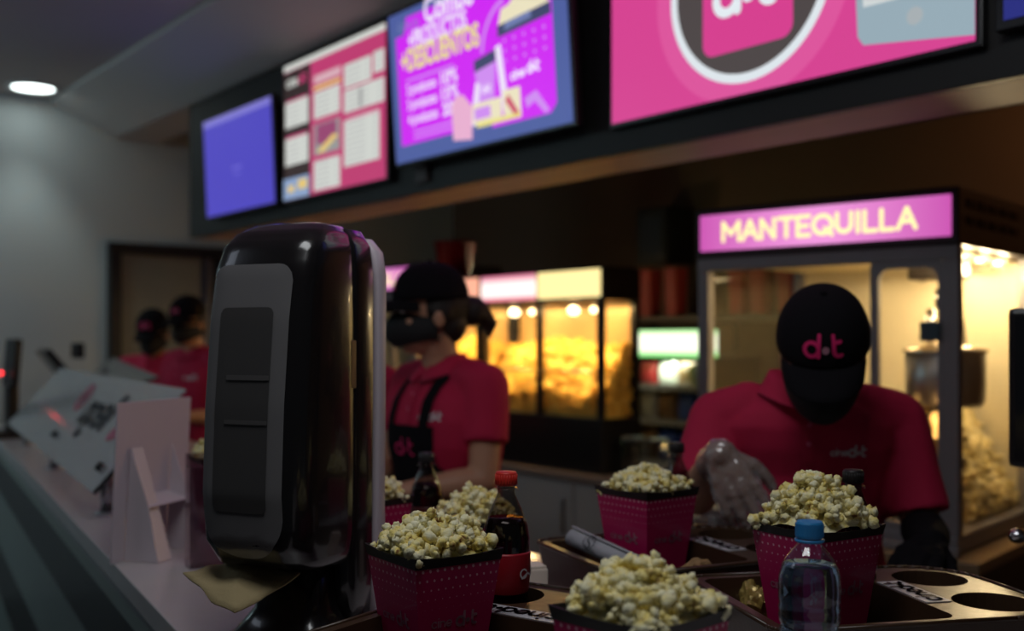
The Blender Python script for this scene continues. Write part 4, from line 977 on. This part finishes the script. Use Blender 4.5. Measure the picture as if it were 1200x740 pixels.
# ================================================================ BOTTLES
COLA = mat('cola', (.012, .004, .003), .06, coat=.6)
PET = pane_mat('clear_pet', (.93, .95, .95), .06, .03)
def cola(label, x, y, z, capcol, capname, hgt=.235, lab=(.33, .01, .02), r=.033):
    t = thing('cola_bottle', label, 'bottle', (x, y, z), R(20), 'cola bottles'); k = hgt/.235
    body = [(0, .004), (r*.7, .0), (r*.92, .006), (r, .02), (r*.98, .05), (r*.9, .075), (r*.97, .10), (r, .125), (r*.99, .145), (r*.90, .163), (r*.70, .182), (r*.5, .196), (r*.36, .208), (.0125, .214), (.0115, .222)]
    body = [(a, b*k) for a, b in body]
    bm = NB(); lathe(bm, body, 32); bmesh.ops.holes_fill(bm, edges=[e for e in bm.edges if e.is_boundary]) ; obj('bottle_body', bm, pane_mat('cola_pet', (.50, .46, .45), .10, .03), t, True)
    bm = NB(); lathe(bm, [(max(0, a-.0015) if a else 0, b+.001) for a, b in body if b < .172*k] + [(r*.75, .173*k), (0, .173*k)], 32); obj('cola_drink', bm, COLA, t, True)
    bm = NB(); lathe(bm, [(r*.935, .072*k), (r*.945, .073*k), (r*1.015, .10*k), (r*1.03, .125*k), (r*1.01, .128*k), (r*.99, .127*k)], 32); lb = obj('label', bm, mat('cola_label'+capname, lab, .35), t, True)
    bm = NB(); s_ = [(0.0, .0), (.01, .006), (.02, .002), (.03, .007), (.04, .001)]
    def fn(u, v):
        a = R(-70)+u/r; zz = .094*k+v; return Vector((r*1.04*math.cos(a), r*1.04*math.sin(a), zz))
    lettering(bm, [(s_, .0028), (arc(.003, .006, .006, 30, 330, 10), .0022), (arc(.026, .009, .005, 30, 400, 10), .002)], fn, step=.002); obj('label_script', bm, WHITELOGO, lb, recalc=False)
    bm = NB(); lathe(bm, [(.0165, .210*k), (.0175, .212*k), (.0165, .214*k), (.012, .214*k)], 24); obj('neck_ring', bm, PET, t, True)
    bm = NB(); lathe(bm, [(0, .218*k), (.0148, .218*k), (.0152, .222*k), (.0150, .234*k), (.0135, .2365*k), (0, .2365*k)], 32)
    for q in range(24):
        a = 2*math.pi*q/24; box(bm, .0150, .0156, -.0007, .0007, .2195*k, .233*k, 0, Matrix.Rotation(a, 4, 'Z'))
    obj('cap', bm, mat('cap_'+capname, capcol, .4), t, True)
    return t
cola('cola bottle with a red cap and red label at the bottom centre', -.008, 1.476, 1.083, (.62, .03, .02), 'red')
cola("black capped cola bottle behind the bucket at the man's chest", .508, 1.588, 1.062, (.015, .012, .012), 'black', .245, (.08, .01, .01))
cola('cola bottle with a black cap left of the gloved hand', .318, 2.065, 1.052, (.015, .012, .012), 'black', .25, (.08, .01, .01))
cola('dark cola bottle on the counter in front of the woman in the apron', -.170, 2.12, 1.052, (.02, .02, .022), 'dark', .225, (.06, .01, .01))
# water bottle
t = thing('water_bottle', 'clear water bottle with a blue cap in front of the right-hand popcorn bucket', 'bottle', (.336, 1.205, 1.052), 0)
body = [(0, .005), (.022, 0), (.031, .006), (.0335, .02)]
for k in range(9):
    z = .03+k*.0115; body += [(.0335, z), (.0318, z+.004), (.0318, z+.006), (.0335, z+.010)]
body += [(.0345, .138), (.0335, .142), (.0345, .147), (.0335, .152), (.0345, .158), (.0345, .172), (.0338, .184), (.0312, .194), (.0262, .203), (.0200, .211), (.0145, .217), (.0125, .220), (.0125, .228)]
bm = NB(); lathe(bm, body, 40); obj('bottle_body', bm, pane_mat('pet_bluish', (.86, .93, .97), .14, .03), t, True)
bm = NB(); lathe(bm, [(0, .007)] + [(max(.001, a-.0012), b) for a, b in body[1:-5]] + [(.0285, .1965), (0, .1965)], 40); obj('water', bm, mat('water', (.50, .74, .95), .0, trans=1.0, ior=1.33), t, True)
bm = NB(); lathe(bm, [(.0150, .221), (.0165, .222), (.0165, .2245), (.0125, .2245)], 28); obj('neck_ring', bm, mat('cap_blue', (.03, .24, .55), .38), t, True)
bm = NB(); lathe(bm, [(0, .226), (.0152, .226), (.0156, .229), (.0152, .2425), (.0140, .2445), (0, .2445)], 36)
for q in range(36): box(bm, .0152, .0159, -.0006, .0006, .228, .2415, 0, Matrix.Rotation(2*math.pi*q/36, 4, 'Z'))
obj('cap', bm, mat('cap_blue', (.03, .24, .55), .38), t)

# ================================================================ SMALL THINGS ON THE TRAYS
p0, p1 = Vector((.105, 1.870, 1.158)), Vector((.240, 1.722, 1.118))
bm = NB(); d_ = (p1-p0).normalized(); L_ = (p1-p0).length
q = d_.to_track_quat('Z', 'Y').to_matrix().to_4x4(); q.translation = p0
sp_ = []
for k in range(60):
    a = k*.35; r = .005+.0135*k/59; sp_.append((r*math.cos(a), r*math.sin(a)))
vs0 = [bm.verts.new(q @ Vector((x, y, .002*math.sin(k*.5)))) for k, (x, y) in enumerate(sp_)]; vs1 = [bm.verts.new(q @ Vector((x, y, L_))) for x, y in sp_]
for k in range(59): bm.faces.new((vs0[k], vs0[k+1], vs1[k+1], vs1[k]))
nr = thing('napkin_roll', 'rolled grey paper napkin with a dark mark across the tray', 'napkin')
o = obj('paper_roll', bm, mat('paper_grey', (.40, .40, .44), .8, bump=.2, bscale=70), nr, True); md = o.modifiers.new('s', 'SOLIDIFY'); md.thickness = .0012
bm = NB(); vdir = Vector((0, 0, 1)); side = d_.cross(vdir).normalized()
if side.y > 0: side = -side
def fn(u, v):
    a = v/.0155; up = side.cross(d_).normalized(); up = up if up.z > 0 else -up
    return p0 + d_*(.055+u) + (side*math.cos(a+.6) + up*math.sin(a+.6))*.0197
lettering(bm, [(arc(.0, .004, .0045, 20, 270, 8) + arc(.0, -.005, .0045, 90, -160, 8), .0022), (arc(0, 0, .0115, 0, 360, 20), .0014)], fn, step=.002); obj('printed_mark', bm, mat('ink_grey', (.06, .06, .07), .6), nr, recalc=False)

def crumple(name, label, cat, loc, rz, m, sx, sy, sz, seed):
    bm = NB(); bmesh.ops.create_icosphere(bm, subdivisions=4, radius=1)
    for v in bm.verts:
        n_ = noise.noise(v.co*1.6+Vector((seed, 0, 0)))*.45 + abs(noise.noise(v.co*4+Vector((0, seed, 0))))*.28
        c = v.co*(1+n_); v.co = Vector((c.x*sx, c.y*sy, max(c.z, -.6)*sz))
    o = obj(name, bm, m, None, False); o.location = loc; o.rotation_euler = (0, 0, rz); return setp(o, label, cat)
crumple('paper_wrapper', 'crumpled brown paper wrapper in the middle tray behind the nearest popcorn', 'wrapper', (.285, 1.690, 1.110), .4, mat('kraft_dark', (.34, .20, .09), .7, bump=.3), .055, .022, .036, 3)
crumple('snack_packet', 'shiny yellow-brown snack packet lying left of the water bottle', 'packet', (.362, 1.585, 1.095), -.3, mat('packet_foil', (.38, .27, .08), .25, metal=.3, bump=.3), .030, .04, .046, 9)
t = thing('paper_box', 'small white box lit brightly between the red-capped bottle and the middle tray', 'box', (.030, 1.72, 1.051), R(20))
bm = NB(); box(bm, -.022, .022, -.022, .022, 0, .085, .003); obj('carton', bm, mat('box_white', (.85, .72, .62), .6), t)
bm = NB(); box(bm, -.020, .020, -.020, .020, .085, .089, .001); obj('lid', bm, mat('box_lid', (.8, .7, .6), .6), t)

# black cup/box behind tray: grey napkin holder by the man's glove
t = thing('grey_carton', 'small grey carton standing behind the middle tray under the gloved hand', 'carton', (.42, 2.105, 1.051), R(15))
bm = NB(); box(bm, -.028, .028, -.018, .018, 0, .10, .003); obj('carton', bm, mat('carton_grey', (.23, .20, .20), .6), t)
bm = NB(); box(bm, -.028, .028, -.018, .018, .10, .104, .001); obj('lid', bm, mat('carton_grey_lid', (.3, .27, .26), .5), t)

# right edge: payment screen on a pole and a chrome knob
t = thing('payment_display', 'black payment display cut off by the right picture edge', 'display', (.925, 1.94, 0), R(-35))
bm = NB(); box(bm, -.02, .15, -.010, .012, 1.27, 1.56, .010); mo = obj('monitor', bm, BLACKP, t)
bm = NB(); box(bm, -.008, .138, -.0115, -.0102, 1.285, 1.545, .001); obj('screen', bm, mat('payment_glass', (.012, .012, .014), .08), mo)
bm = NB(); cyl(bm, (.09, .025, 1.12), (.09, .025, 1.45), .012); cyl(bm, (.09, .012, 1.42), (.09, .03, 1.42), .02); obj('pole', bm, BLACKP, t, True)
bm = NB(); cyl(bm, (.09, .025, 0), (.09, .025, .015), .11); cyl(bm, (.09, .025, .015), (.09, .025, 1.13), .016); obj('floor_stand', bm, BLACKP, t, True)

bm = NB(); ball(bm, (-.005, .0, 1.145), (.016, .016, .014)); cyl(bm, (-.005, 0, 1.145), (.09, .025, 1.10), .005); obj('chrome_knob', bm, CHROME, t, True, 'chrome knob on a thin arm')

# ================================================================ PEOPLE
SKIN = mat('skin_tan', (.36, .19, .12), .5, vary=.06, vscale=20, bump=.03, bscale=300)
SKIN2 = mat('skin_warm', (.50, .26, .16), .5, vary=.06, vscale=20)
SHIRT = mat('polo_magenta', (.50, .010, .060), .8, bump=.25, bscale=500, vary=.06, vscale=12, sheen=.0)
BLACKC = mat('black_cloth', (.007, .006, .008), .9, spec=.15, bump=.15, bscale=400)
MASKM = mat('black_mask', (.008, .008, .009), .75, bump=.05, bscale=80)
HAIR = mat('dark_hair', (.012, .008, .006), .5, bump=.5, bscale=150)
V3 = Vector
def lerp(a, b, t): return a + (b-a)*t
def hand(bm, W, f, back, thumb_side, curl=25, s=1.0, infl=0.0, spread=1.0):
    """W wrist, f finger direction, back = direction out of the back of the hand, thumb_side = +1/-1 along f x back"""
    f = V3(f).normalized(); back = (V3(back) - f*V3(back).dot(f)).normalized(); side = f.cross(back)*thumb_side
    kn = [W + f*(.085-.006*abs(k-1.0))*s + side*(.033-.022*k)*s*spread + back*(.004-.003*abs(k-1.2))*s for k in range(4)]
    for k in range(4):
        chain(bm, [W + side*(.014-.009*k)*s, lerp(W, kn[k], .55) + side*(.004-.003*k)*s, kn[k]], [(.0165+infl)*s, (.0145+infl)*s, (.0105+infl)*s], 12)
    lens = [(.040, .024, .019), (.045, .028, .020), (.041, .026, .019), (.032, .019, .017)]
    for k in range(4):
        p = kn[k]; d = (f + side*(.10-.07*k)*spread).normalized(); pts = [p]; a = 0
        for j in range(3):
            a += R(curl*(.7, 1.15, .7)[j]*(1+.08*k)); dd = d*math.cos(a) - back*math.sin(a); p = p + dd*lens[k][j]*s; pts.append(p)
        chain(bm, pts, [(r+infl)*s for r in (.0098, .0090, .0082, .0070)], 10)
    b0 = W + f*.018*s + side*.018*s - back*.006*s; d = (f*.62+side*.72-back*.22).normalized(); b1_ = b0+d*.038*s
    d2 = (f*.86+side*.35-back*.35).normalized(); b2 = b1_+d2*.032*s; b3 = b2+(f*.92+side*.05-back*.4).normalized()*.026*s
    chain(bm, [b0, b1_, b2, b3], [(r+infl)*s for r in (.0150, .0120, .0102, .0082)], 12)

def torso_rings(J, g=0.0, z0=None, z1=None, belly=0.0, fem=0.0):
    P_, C_, N_ = V3(J['pelvis']), V3(J['chest']), V3(J['neck'])
    sw = J.get('sw', .19); rings = []
    spec = [(-.12, .150, .105), (-.05, .168, .118), (.05, .165, .118), (.15, .150-.012*fem, .110+belly), (.28, .150-.010*fem, .112+belly), (.36, .165, .118), (.44, .172, .115), (.50, sw-.022, .098), (.535, sw-.055, .078), (.565, .085, .062), (.60, .062, .056)]
    def path(h):
        H1 = (C_-P_).length; 
        if h < 0: return P_ + V3((0, 0, h))
        t = h/.38
        if t <= 1: 
            q = lerp(P_, C_, t); return q
        return lerp(C_, N_, (h-.38)/.22)
    for h, a, b in spec:
        if z0 is not None and h < z0: continue
        if z1 is not None and h > z1: continue
        rings.append(ell(tuple(path(h)), a+g, b+g, 32, 2.5))
    return rings
def head_matrix(J):
    return Matrix.Translation(V3(J['head'])) @ Matrix.Rotation(J.get('yaw', 0), 4, 'Z') @ Matrix.Rotation(J.get('pitch', 0), 4, 'X') @ Matrix.Rotation(J.get('roll', 0), 4, 'Y')
def person(label, loc, rz, J, vox=.006, skin=SKIN, logo=True, apron=False, bun=False, glove=False, hat_logo=1.0, sleeves=.62, long_hair=False, fem=0, gloveblack=False):
    t = thing('person', label, 'person', loc, rz)
    HM = head_matrix(J)
    # -------- body
    bm = NB(); loft(bm, torso_rings(J, 0, fem=fem))
    H0 = HM @ V3((0, .01, -.07)); chain(bm, [V3(J['neck'])+V3((0, 0, -.03)), lerp(V3(J['neck']), H0, .5), H0], [.058, .052, .054])
    ball(bm, (0, .012, .022), (.074, .094, .090), HM, 24, 16); ball(bm, (0, -.028, -.045), (.058, .060, .072), HM, 20, 12); ball(bm, (0, -.058, -.098), (.026, .022, .016), HM)   # skull, jaw, chin
    chain(bm, [HM @ V3((0, -.084, .008)), HM @ V3((0, -.098, -.022)), HM @ V3((0, -.106, -.034))], [.008, .010, .012], 10)          # nose
    for sx in (-1, 1):
        ball(bm, (sx*.012, -.098, -.038), (.008, .009, .007), HM); ball(bm, (sx*.075, .008, -.018), (.009, .018, .029), HM); ball(bm, (sx*.030, -.082, .030), (.024, .010, .007), HM); ball(bm, (sx*.038, -.066, -.028), (.022, .02, .018), HM)
    ball(bm, (0, -.088, -.062), (.024, .009, .006), HM); ball(bm, (0, -.085, -.073), (.021, .009, .006), HM)
    for sd in ('l', 'r'):
        S, E, W = V3(J['sh_'+sd]), V3(J['el_'+sd]), V3(J['wr_'+sd])
        chain(bm, [lerp(S, V3(J['neck']), .35), S, lerp(S, E, .45), E], [.048, .056, .047, .039]); chain(bm, [E, lerp(E, W, .3), W], [.039, .041, .026])
        f, bk_, ts, cu = J['hand_'+sd]; hand(bm, W, f, bk_, ts, cu)
        hp, kn, an = V3(J['hip_'+sd]), V3(J['knee_'+sd]), V3(J['ank_'+sd])
        chain(bm, [hp, lerp(hp, kn, .5), kn, lerp(kn, an, .35), an], [.088, .074, .055, .054, .036]); chain(bm, [an+V3((0, .02, -.03)), an+V3((0, -.05, -.05)), an+V3((0, -.14, -.058))], [.034, .034, .026])
    me = bake('body', bm, vox, 2); link('body', me, skin, t, True)
    # eyes
    for sx in (-1, 1):
        bm = NB(); ball(bm, (sx*.031, -.0835, .010), .0125, HM); obj('eye', bm, mat('eye_white', (.6, .58, .55), .2), t, True)
        bm = NB(); ball(bm, (sx*.031, -.0915, .010), (.0062, .0052, .0062), HM); obj('iris', bm, mat('iris_dark', (.02, .012, .008), .15), t, True)
    # -------- trousers
    bm = NB(); loft(bm, torso_rings(J, .010, None, .12, fem=fem))
    for sd in ('l', 'r'):
        hp, kn, an = V3(J['hip_'+sd]), V3(J['knee_'+sd]), V3(J['ank_'+sd]); chain(bm, [hp, lerp(hp, kn, .5), kn, lerp(kn, an, .35), an+V3((0, 0, .0))], [.100, .087, .068, .064, .052])
    link('trousers', bake('trousers', bm, .012, 2), BLACKC, t, True)
    for sd in ('l', 'r'):
        an = V3(J['ank_'+sd]); bm = NB(); rings = [ell((an.x, an.y-.045, an.z-.09+dz), a, b, 24, 2.6) for dz, a, b in ((.001, .046, .135), (.02, .048, .138), (.045, .045, .125), (.07, .042, .09))]
        rings[3] = ell((an.x, an.y-.01, an.z-.02), .042, .06, 24, 2.4); loft(bm, rings); obj('shoe', bm, BLACKP, t, True)
    # -------- shirt
    bm = NB(); loft(bm, torso_rings(J, .016, .0, None, J.get('belly', 0), fem))
    for sd in ('l', 'r'):
        S, E = V3(J['sh_'+sd]), V3(J['el_'+sd]); e1 = lerp(S, E, sleeves); d_ = (E-S).normalized()
        chain(bm, [lerp(S, V3(J['neck']), .4), S], [.058, .066]); cyl(bm, S, e1, .065, .063, 24)
    sme = bake('polo_shirt', bm, max(vox, .007), 4, .5)
    # soft folds
    for v in sme.vertices:
        nn_ = v.normal; k = noise.noise(V3((v.co.x*9, v.co.y*9, v.co.z*5)))*.006 + noise.noise(V3((v.co.x*26, v.co.y*20, v.co.z*12+3)))*.0025; v.co += nn_*k
    sh = link('polo_shirt', sme, SHIRT, t, True)
    bv = BVHTree.FromPolygons([v.co.copy() for v in sme.vertices], [list(p.vertices) for p in sme.polygons])
    # collar
    bm = NB(); N_ = V3(J['neck']); up = (H0-N_).normalized(); rr = []
    q = up.to_track_quat('Z', 'Y').to_matrix().to_4x4(); q = Matrix.Translation(N_) @ q
    yaw = Matrix.Rotation(0, 4, 'Z')
    for (rad, h) in ((.064, .028), (.072, .012), (.090, -.018), (.094, -.022), (.084, -.012), (.062, .008)):
        ring = []
        for k in range(30):
            a = R(-90) + 2*math.pi*(k+.5)/30
            fr = max(0, -math.sin(a)); ring.append(N_ + V3((math.cos(a)*rad*.98, math.sin(a)*(rad*.95) - .012*fr*(h < 0), h - .030*fr*fr + .012)))
        rr.append(ring)
    vr = [[bm.verts.new(p) for p in r] for r in rr]
    for a, b in zip(vr, vr[1:]+vr[:1]):
        for k in range(29): bm.faces.new((a[k], a[k+1], b[k+1], b[k]))
    bm.faces.new([r[0] for r in vr]); bm.faces.new([r[29] for r in vr][::-1])
    obj('collar', bm, SHIRT, t, True)
    def on(x, z, off=.002, b=bv):
        h, n_, i_, d_ = b.ray_cast(V3((x, -1.2, z)), V3((0, 1, 0))); return h + V3((0, -off, 0)) if h else V3((x, -.1, z))
    zc = V3(J['neck']).z; xc = V3(J['neck']).x
    # placket with two buttons
    bm = NB(); zs = [zc-.05-.02*k for k in range(6)]; L_ = [[bm.verts.new(on(xc+sx, z, .004)) for sx in (-.013, .013)] for z in zs]
    for a, b in zip(L_, L_[1:]): bm.faces.new((a[0], a[1], b[1], b[0]))
    pk = obj('placket', bm, SHIRT, sh, False, recalc=False)
    for k in (1, 3):
        bm = NB(); ball(bm, on(xc, zs[k], .006), (.005, .002, .005)); obj('button', bm, mat('button_pink', (.6, .1, .2), .4), pk, True)
    if logo:
        bm = NB(); x0 = xc+.085
        lettering(bm, strokes('cine', .011, .003), lambda a, b: on(x0+a-.02, zc-.135+b, .003)); lettering(bm, strokes('d.t', .017, .0048), lambda a, b: on(x0+a+.018, zc-.137+b, .003)); obj('shirt_logo', bm, WHITELOGO, sh, recalc=False)
    if apron:
        bm = NB(); bm.from_mesh(sme); cen = V3(J['chest'])
        P_ = V3(J['pelvis'])
        def keep(c, n_):
            if n_.y > .25: return False
            cx_ = lerp(P_, cen, min(1, max(0, (c.z-P_.z)/.38))).x; dx = abs(c.x-cx_)
            top = zc-.155
            if c.z > top: return c.y < cen.y and .055 < dx < .085 and c.z < zc-.02
            return dx < (.098 if c.z > top-.10 else .098+(top-.10-c.z)*.8) and c.z > P_.z
        kill = [f for f in bm.faces if not keep(f.calc_center_median(), f.normal)]
        bmesh.ops.delete(bm, geom=kill, context='FACES')
        bm.normal_update()
        for v in bm.verts: v.co += v.normal*.006
        ap = obj('apron', bm, BLACKC, t, True, recalc=False)
        bm = NB(); cx_ = cen.x; lettering(bm, strokes('d.t', .035, .006), lambda a, b: on(cx_+a, zc-.235+b, .010)); obj('apron_logo', bm, PINKLOGO, ap, recalc=False)
        bm = NB(); rings = []  # skirt of the apron hanging over the thighs
        bmr = [(P_.z+.02, .155), (P_.z-.15, .175), (P_.z-.38, .185)]
        vs = []
        for z, wv in bmr: vs.append([bm.verts.new((P_.x+wv*math.sin(R(a)), P_.y-.01-.145*math.cos(R(a)), z)) for a in range(-80, 81, 10)])
        for a, b in zip(vs, vs[1:]):
            for k in range(len(a)-1): bm.faces.new((a[k], a[k+1], b[k+1], b[k]))
        o = obj('apron_skirt', bm, BLACKC, t, True, recalc=False); md = o.modifiers.new('s', 'SOLIDIFY'); md.thickness = .003
    # -------- mask
    bm = NB(); g = {}
    for i in range(25):
        for j in range(13):
            a = R(-100+200*i/24); b = -1+2*j/12
            rx = .071-.010*abs(b)**2; z = -.052+b*.050*(1-.35*abs(math.sin(a))**2); ry = .089+.033*(1-abs(b)**2)*max(0, math.cos(a))**1.5
            y = -.010-ry*math.cos(a); g[i, j] = bm.verts.new(HM @ V3((rx*math.sin(a)*1.04, y, z+.006*abs(b))))
    for i in range(24):
        for j in range(12): bm.faces.new((g[i, j], g[i+1, j], g[i+1, j+1], g[i, j+1]))
    mk = obj('face_mask', bm, MASKM, t, True); md = mk.modifiers.new('s', 'SOLIDIFY'); md.thickness = .002
    for sx in (-1, 1):
        bm = NB(); pts = [HM @ V3((sx*.071, .0, -.03)), HM @ V3((sx*.080, .012, -.005)), HM @ V3((sx*.081, .026, -.022)), HM @ V3((sx*.074, .022, -.05)), HM @ V3((sx*.068, .004, -.085))]; chain(bm, pts, [.0018]*5, 6); obj('ear_loop', bm, MASKM, mk, True)
    # -------- hair
    bm = NB(); ball(bm, (0, .024, .022), (.081, .091, .090), HM, 24, 16)
    ball(bm, (0, .055, -.035), (.066, .048, .055), HM, 20, 12)
    for sx in (-1, 1): ball(bm, (sx*.070, .018, .004), (.012, .036, .034), HM)
    if bun: ball(bm, (0, .122, .000), (.042, .045, .044), HM, 20, 14); chain(bm, [HM @ V3((0, .08, .01)), HM @ V3((0, .12, .005))], [.03, .03]); chain(bm, [HM @ V3((0, .15, -.01)), HM @ V3((0, .175, -.035)), HM @ V3((0, .17, -.07))], [.028, .02, .008])
    if long_hair: chain(bm, [HM @ V3((0, .07, -.03)), HM @ V3((0, .085, -.10)), HM @ V3((0, .08, -.17))], [.05, .045, .02])
    bmesh.ops.bisect_plane(bm, geom=bm.verts[:]+bm.edges[:]+bm.faces[:], plane_co=HM @ V3((0, -.045, 0)), plane_no=(HM.to_3x3() @ V3((0, -1, 0))), clear_outer=True)
    bmesh.ops.holes_fill(bm, edges=[e for e in bm.edges if e.is_boundary])
    link('hair', bake('hair', bm, .005, 2), HAIR, t, True)
    # -------- cap
    bm = NB(); nR, nS = 12, 36; rings = []
    CXr, CYr, CZr = .089, .108, .100; cc = V3((0, .004, .040))
    def dome(a, e, off=0.0):   # azimuth a (0 = front), elevation e
        ce = math.cos(e)**.8; se = math.sin(e)
        return HM @ (cc + V3(((CXr+off)*math.sin(a)*ce, -(CYr+off)*math.cos(a)*ce, (CZr+off)*se)))
    rings = [[dome(2*math.pi*k/nS, R(-4+94*j/nR)) for k in range(nS)] for j in range(nR)] 
    inner = [[dome(2*math.pi*k/nS, R(-4+94*j/nR), -.003) for k in range(nS)] for j in range(nR)]
    loft(bm, inner[::-1]+rings, cap=False)
    tv = bm.verts.new(dome(0, R(90))); bm.verts.ensure_lookup_table(); bm.edges.ensure_lookup_table()
    last = bm.verts[-(nS+1):-1]; 
    for k in range(nS): bm.faces.new((last[k], last[(k+1) % nS], tv))
    cp = obj('cap', bm, BLACKC, t, True)
    bm = NB(); ball(bm, dome(0, R(90)), .007); obj('cap_button', bm, BLACKC, cp, True)
    bm = NB(); top = []; bot = []
    for i in range(21):
        u = -1+2*i/20; a = u*R(62); base = cc + V3((CXr*math.sin(a), -CYr*math.cos(a), -.002))
        ro = []; 
        for j in range(7):
            v = j/6; ext = .072*math.sqrt(max(0, 1-abs(u)**2.6))
            p = base + V3((0, -ext*v, -.022*v*v*(1) - .012*(abs(u)**2) )) 
            ro.append(p)
        top.append([bm.verts.new(HM @ p) for p in ro]); bot.append([bm.verts.new(HM @ (p+V3((0, 0, -.003)))) for p in ro])
    for i in range(20):
        for j in range(6): bm.faces.new((top[i][j], top[i+1][j], top[i+1][j+1], top[i][j+1])); bm.faces.new((bot[i][j], bot[i][j+1], bot[i+1][j+1], bot[i+1][j]))
        bm.faces.new((top[i][6], top[i+1][6], bot[i+1][6], bot[i][6]))
    obj('cap_brim', bm, BLACKC, cp, True)
    if hat_logo:
        k = hat_logo; bm = NB(); bm2 = NB()
        fn = lambda a, b: dome(a/CXr, R(14)+b/CZr, .0022)
        st = strokes('d.t', .034*k, .0082*k); dots = [s_ for s_ in st if s_[1] > .0082*k*1.2]; rest = [s_ for s_ in st if s_[1] <= .0082*k*1.2]
        lettering(bm, rest, fn, step=.004); obj('cap_logo', bm, PINKLOGO, cp, recalc=False)
        lettering(bm2, dots, fn, step=.004); obj('cap_logo_dot', bm2, DIMLOGO, cp, recalc=False)
    # -------- gloves
    if glove:
        GLV = pane_mat('plastic_glove', (.80, .76, .76), .26, .22, .16)
        for sd, m_ in (('l', GLV), ('r', BLACKC if gloveblack else GLV)):
            W, E = V3(J['wr_'+sd]), V3(J['el_'+sd]); f, bk_, ts, cu = J['hand_'+sd]
            bm = NB(); hand(bm, W, f, bk_, ts, cu, 1.0, .0028, 1.05); chain(bm, [W, lerp(W, E, .22)], [.031, .037])
            gm = bake('glove', bm, .004, 1)
            for v in gm.vertices: v.co += v.normal*(noise.noise(v.co*55)*.0035+noise.noise(v.co*130)*.0015)
            link('plastic_glove' if m_ is GLV else 'black_glove', gm, m_, t, True)
        if gloveblack:
            W, E = V3(J['wr_r']), V3(J['el_r']); bm = NB(); chain(bm, [lerp(W, E, .05), lerp(W, E, .5), lerp(W, E, .97)], [.034, .046, .046]); link('black_sleeve', bake('black_sleeve', bm, .006, 1), BLACKC, t, True)
    return t
def stand(J, px=0, py=0, h=.93, lean=0.0, w_=.09):
    J.setdefault('pelvis', (px, py, h)); J.setdefault('hip_l', (px+w_, py, h-.04)); J.setdefault('hip_r', (px-w_, py, h-.04))
    J.setdefault('knee_l', (px+w_+.01, py-.01, .49)); J.setdefault('knee_r', (px-w_-.01, py-.01, .49)); J.setdefault('ank_l', (px+w_+.015, py+.02, .09)); J.setdefault('ank_r', (px-w_-.015, py+.02, .09)); return J
# In each person's frame -y is the front; 'l' is the +x side
man = stand(dict(chest=(.0, -.06, 1.23), neck=(-.045, -.16, 1.400), head=(-.040, -.305, 1.472), pitch=R(34), yaw=R(-15), sw=.185, belly=.02,
    sh_r=(.185, -.085, 1.325), el_r=(.212, -.16, 1.105), wr_r=(.165, -.325, 1.105), hand_r=((-.55, -.75, -.12), (.1, -.1, 1), -1, 30),
    sh_l=(-.205, -.085, 1.325), el_l=(-.262, -.17, 1.175), wr_l=(-.255, -.375, 1.285), hand_l=((.36, -.30, -.86), (-.35, -.85, .2), -1, 16)), 0, 0, .95)
# pelvis at world (.65, 2.43)
person('man in magenta polo and black cap bending over the trays', (.650, 2.40, 0), 0, man, .0045, SKIN, True, False, False, True, .98, .86, gloveblack=True)
woman = stand(dict(chest=(0, -.03, 1.23), neck=(0, -.035, 1.425), head=(0, -.085, 1.580), pitch=R(2), yaw=R(-24), sw=.18,
    sh_l=(.165, -.02, 1.375), el_l=(.20, -.06, 1.13), wr_l=(.10, -.27, 1.105), hand_l=((-.5, -.8, -.15), (0, -.1, 1), -1, 30),
    sh_r=(-.165, -.02, 1.375), el_r=(-.20, -.08, 1.13), wr_r=(-.12, -.29, 1.10), hand_r=((.4, -.85, -.1), (0, -.1, 1), 1, 30)), 0, 0, .93)
person('woman in profile with black cap, hair bun and black bib apron', (-.165, 3.02, 0), R(-48), woman, .006, SKIN2, True, True, True, False, .6, .60, fem=1)
w2 = stand(dict(chest=(0, -.03, 1.22), neck=(0, -.04, 1.40), head=(0, -.085, 1.545), pitch=R(14), yaw=R(-10), sw=.18,
    sh_l=(.165, -.02, 1.35), el_l=(.20, -.06, 1.11), wr_l=(.12, -.26, 1.12), hand_l=((-.4, -.8, -.2), (0, -.1, 1), -1, 30),
    sh_r=(-.165, -.02, 1.35), el_r=(-.20, -.08, 1.11), wr_r=(-.12, -.27, 1.12), hand_r=((.4, -.85, -.1), (0, -.1, 1), 1, 30)), 0, 0, .92)
person('worker in magenta polo half hidden behind the woman in profile', (-.455, 3.55, 0), R(-60), w2, .010, SKIN2, False, False, False, False, .6, .6)
w3 = dict(w2); w3['yaw'] = R(10); w3 = {k: v for k, v in w3.items()}
person('taller worker in black cap by the door, right of two', (-1.64, 5.62, 0), R(-30), {**w3, 'head': (0, -.085, 1.60), 'neck': (0, -.04, 1.44), 'chest': (0, -.03, 1.25), 'sh_l': (.175, -.02, 1.39), 'sh_r': (-.175, -.02, 1.39), 'pitch': R(12)}, .010, SKIN2, True, False, False, False, .6, .6)
person('shorter worker in dark cap by the door, left of two', (-2.03, 6.10, 0), R(5), {**w3, 'yaw': R(-8), 'pitch': R(22)}, .010, SKIN, True, False, False, False, .9, .6)
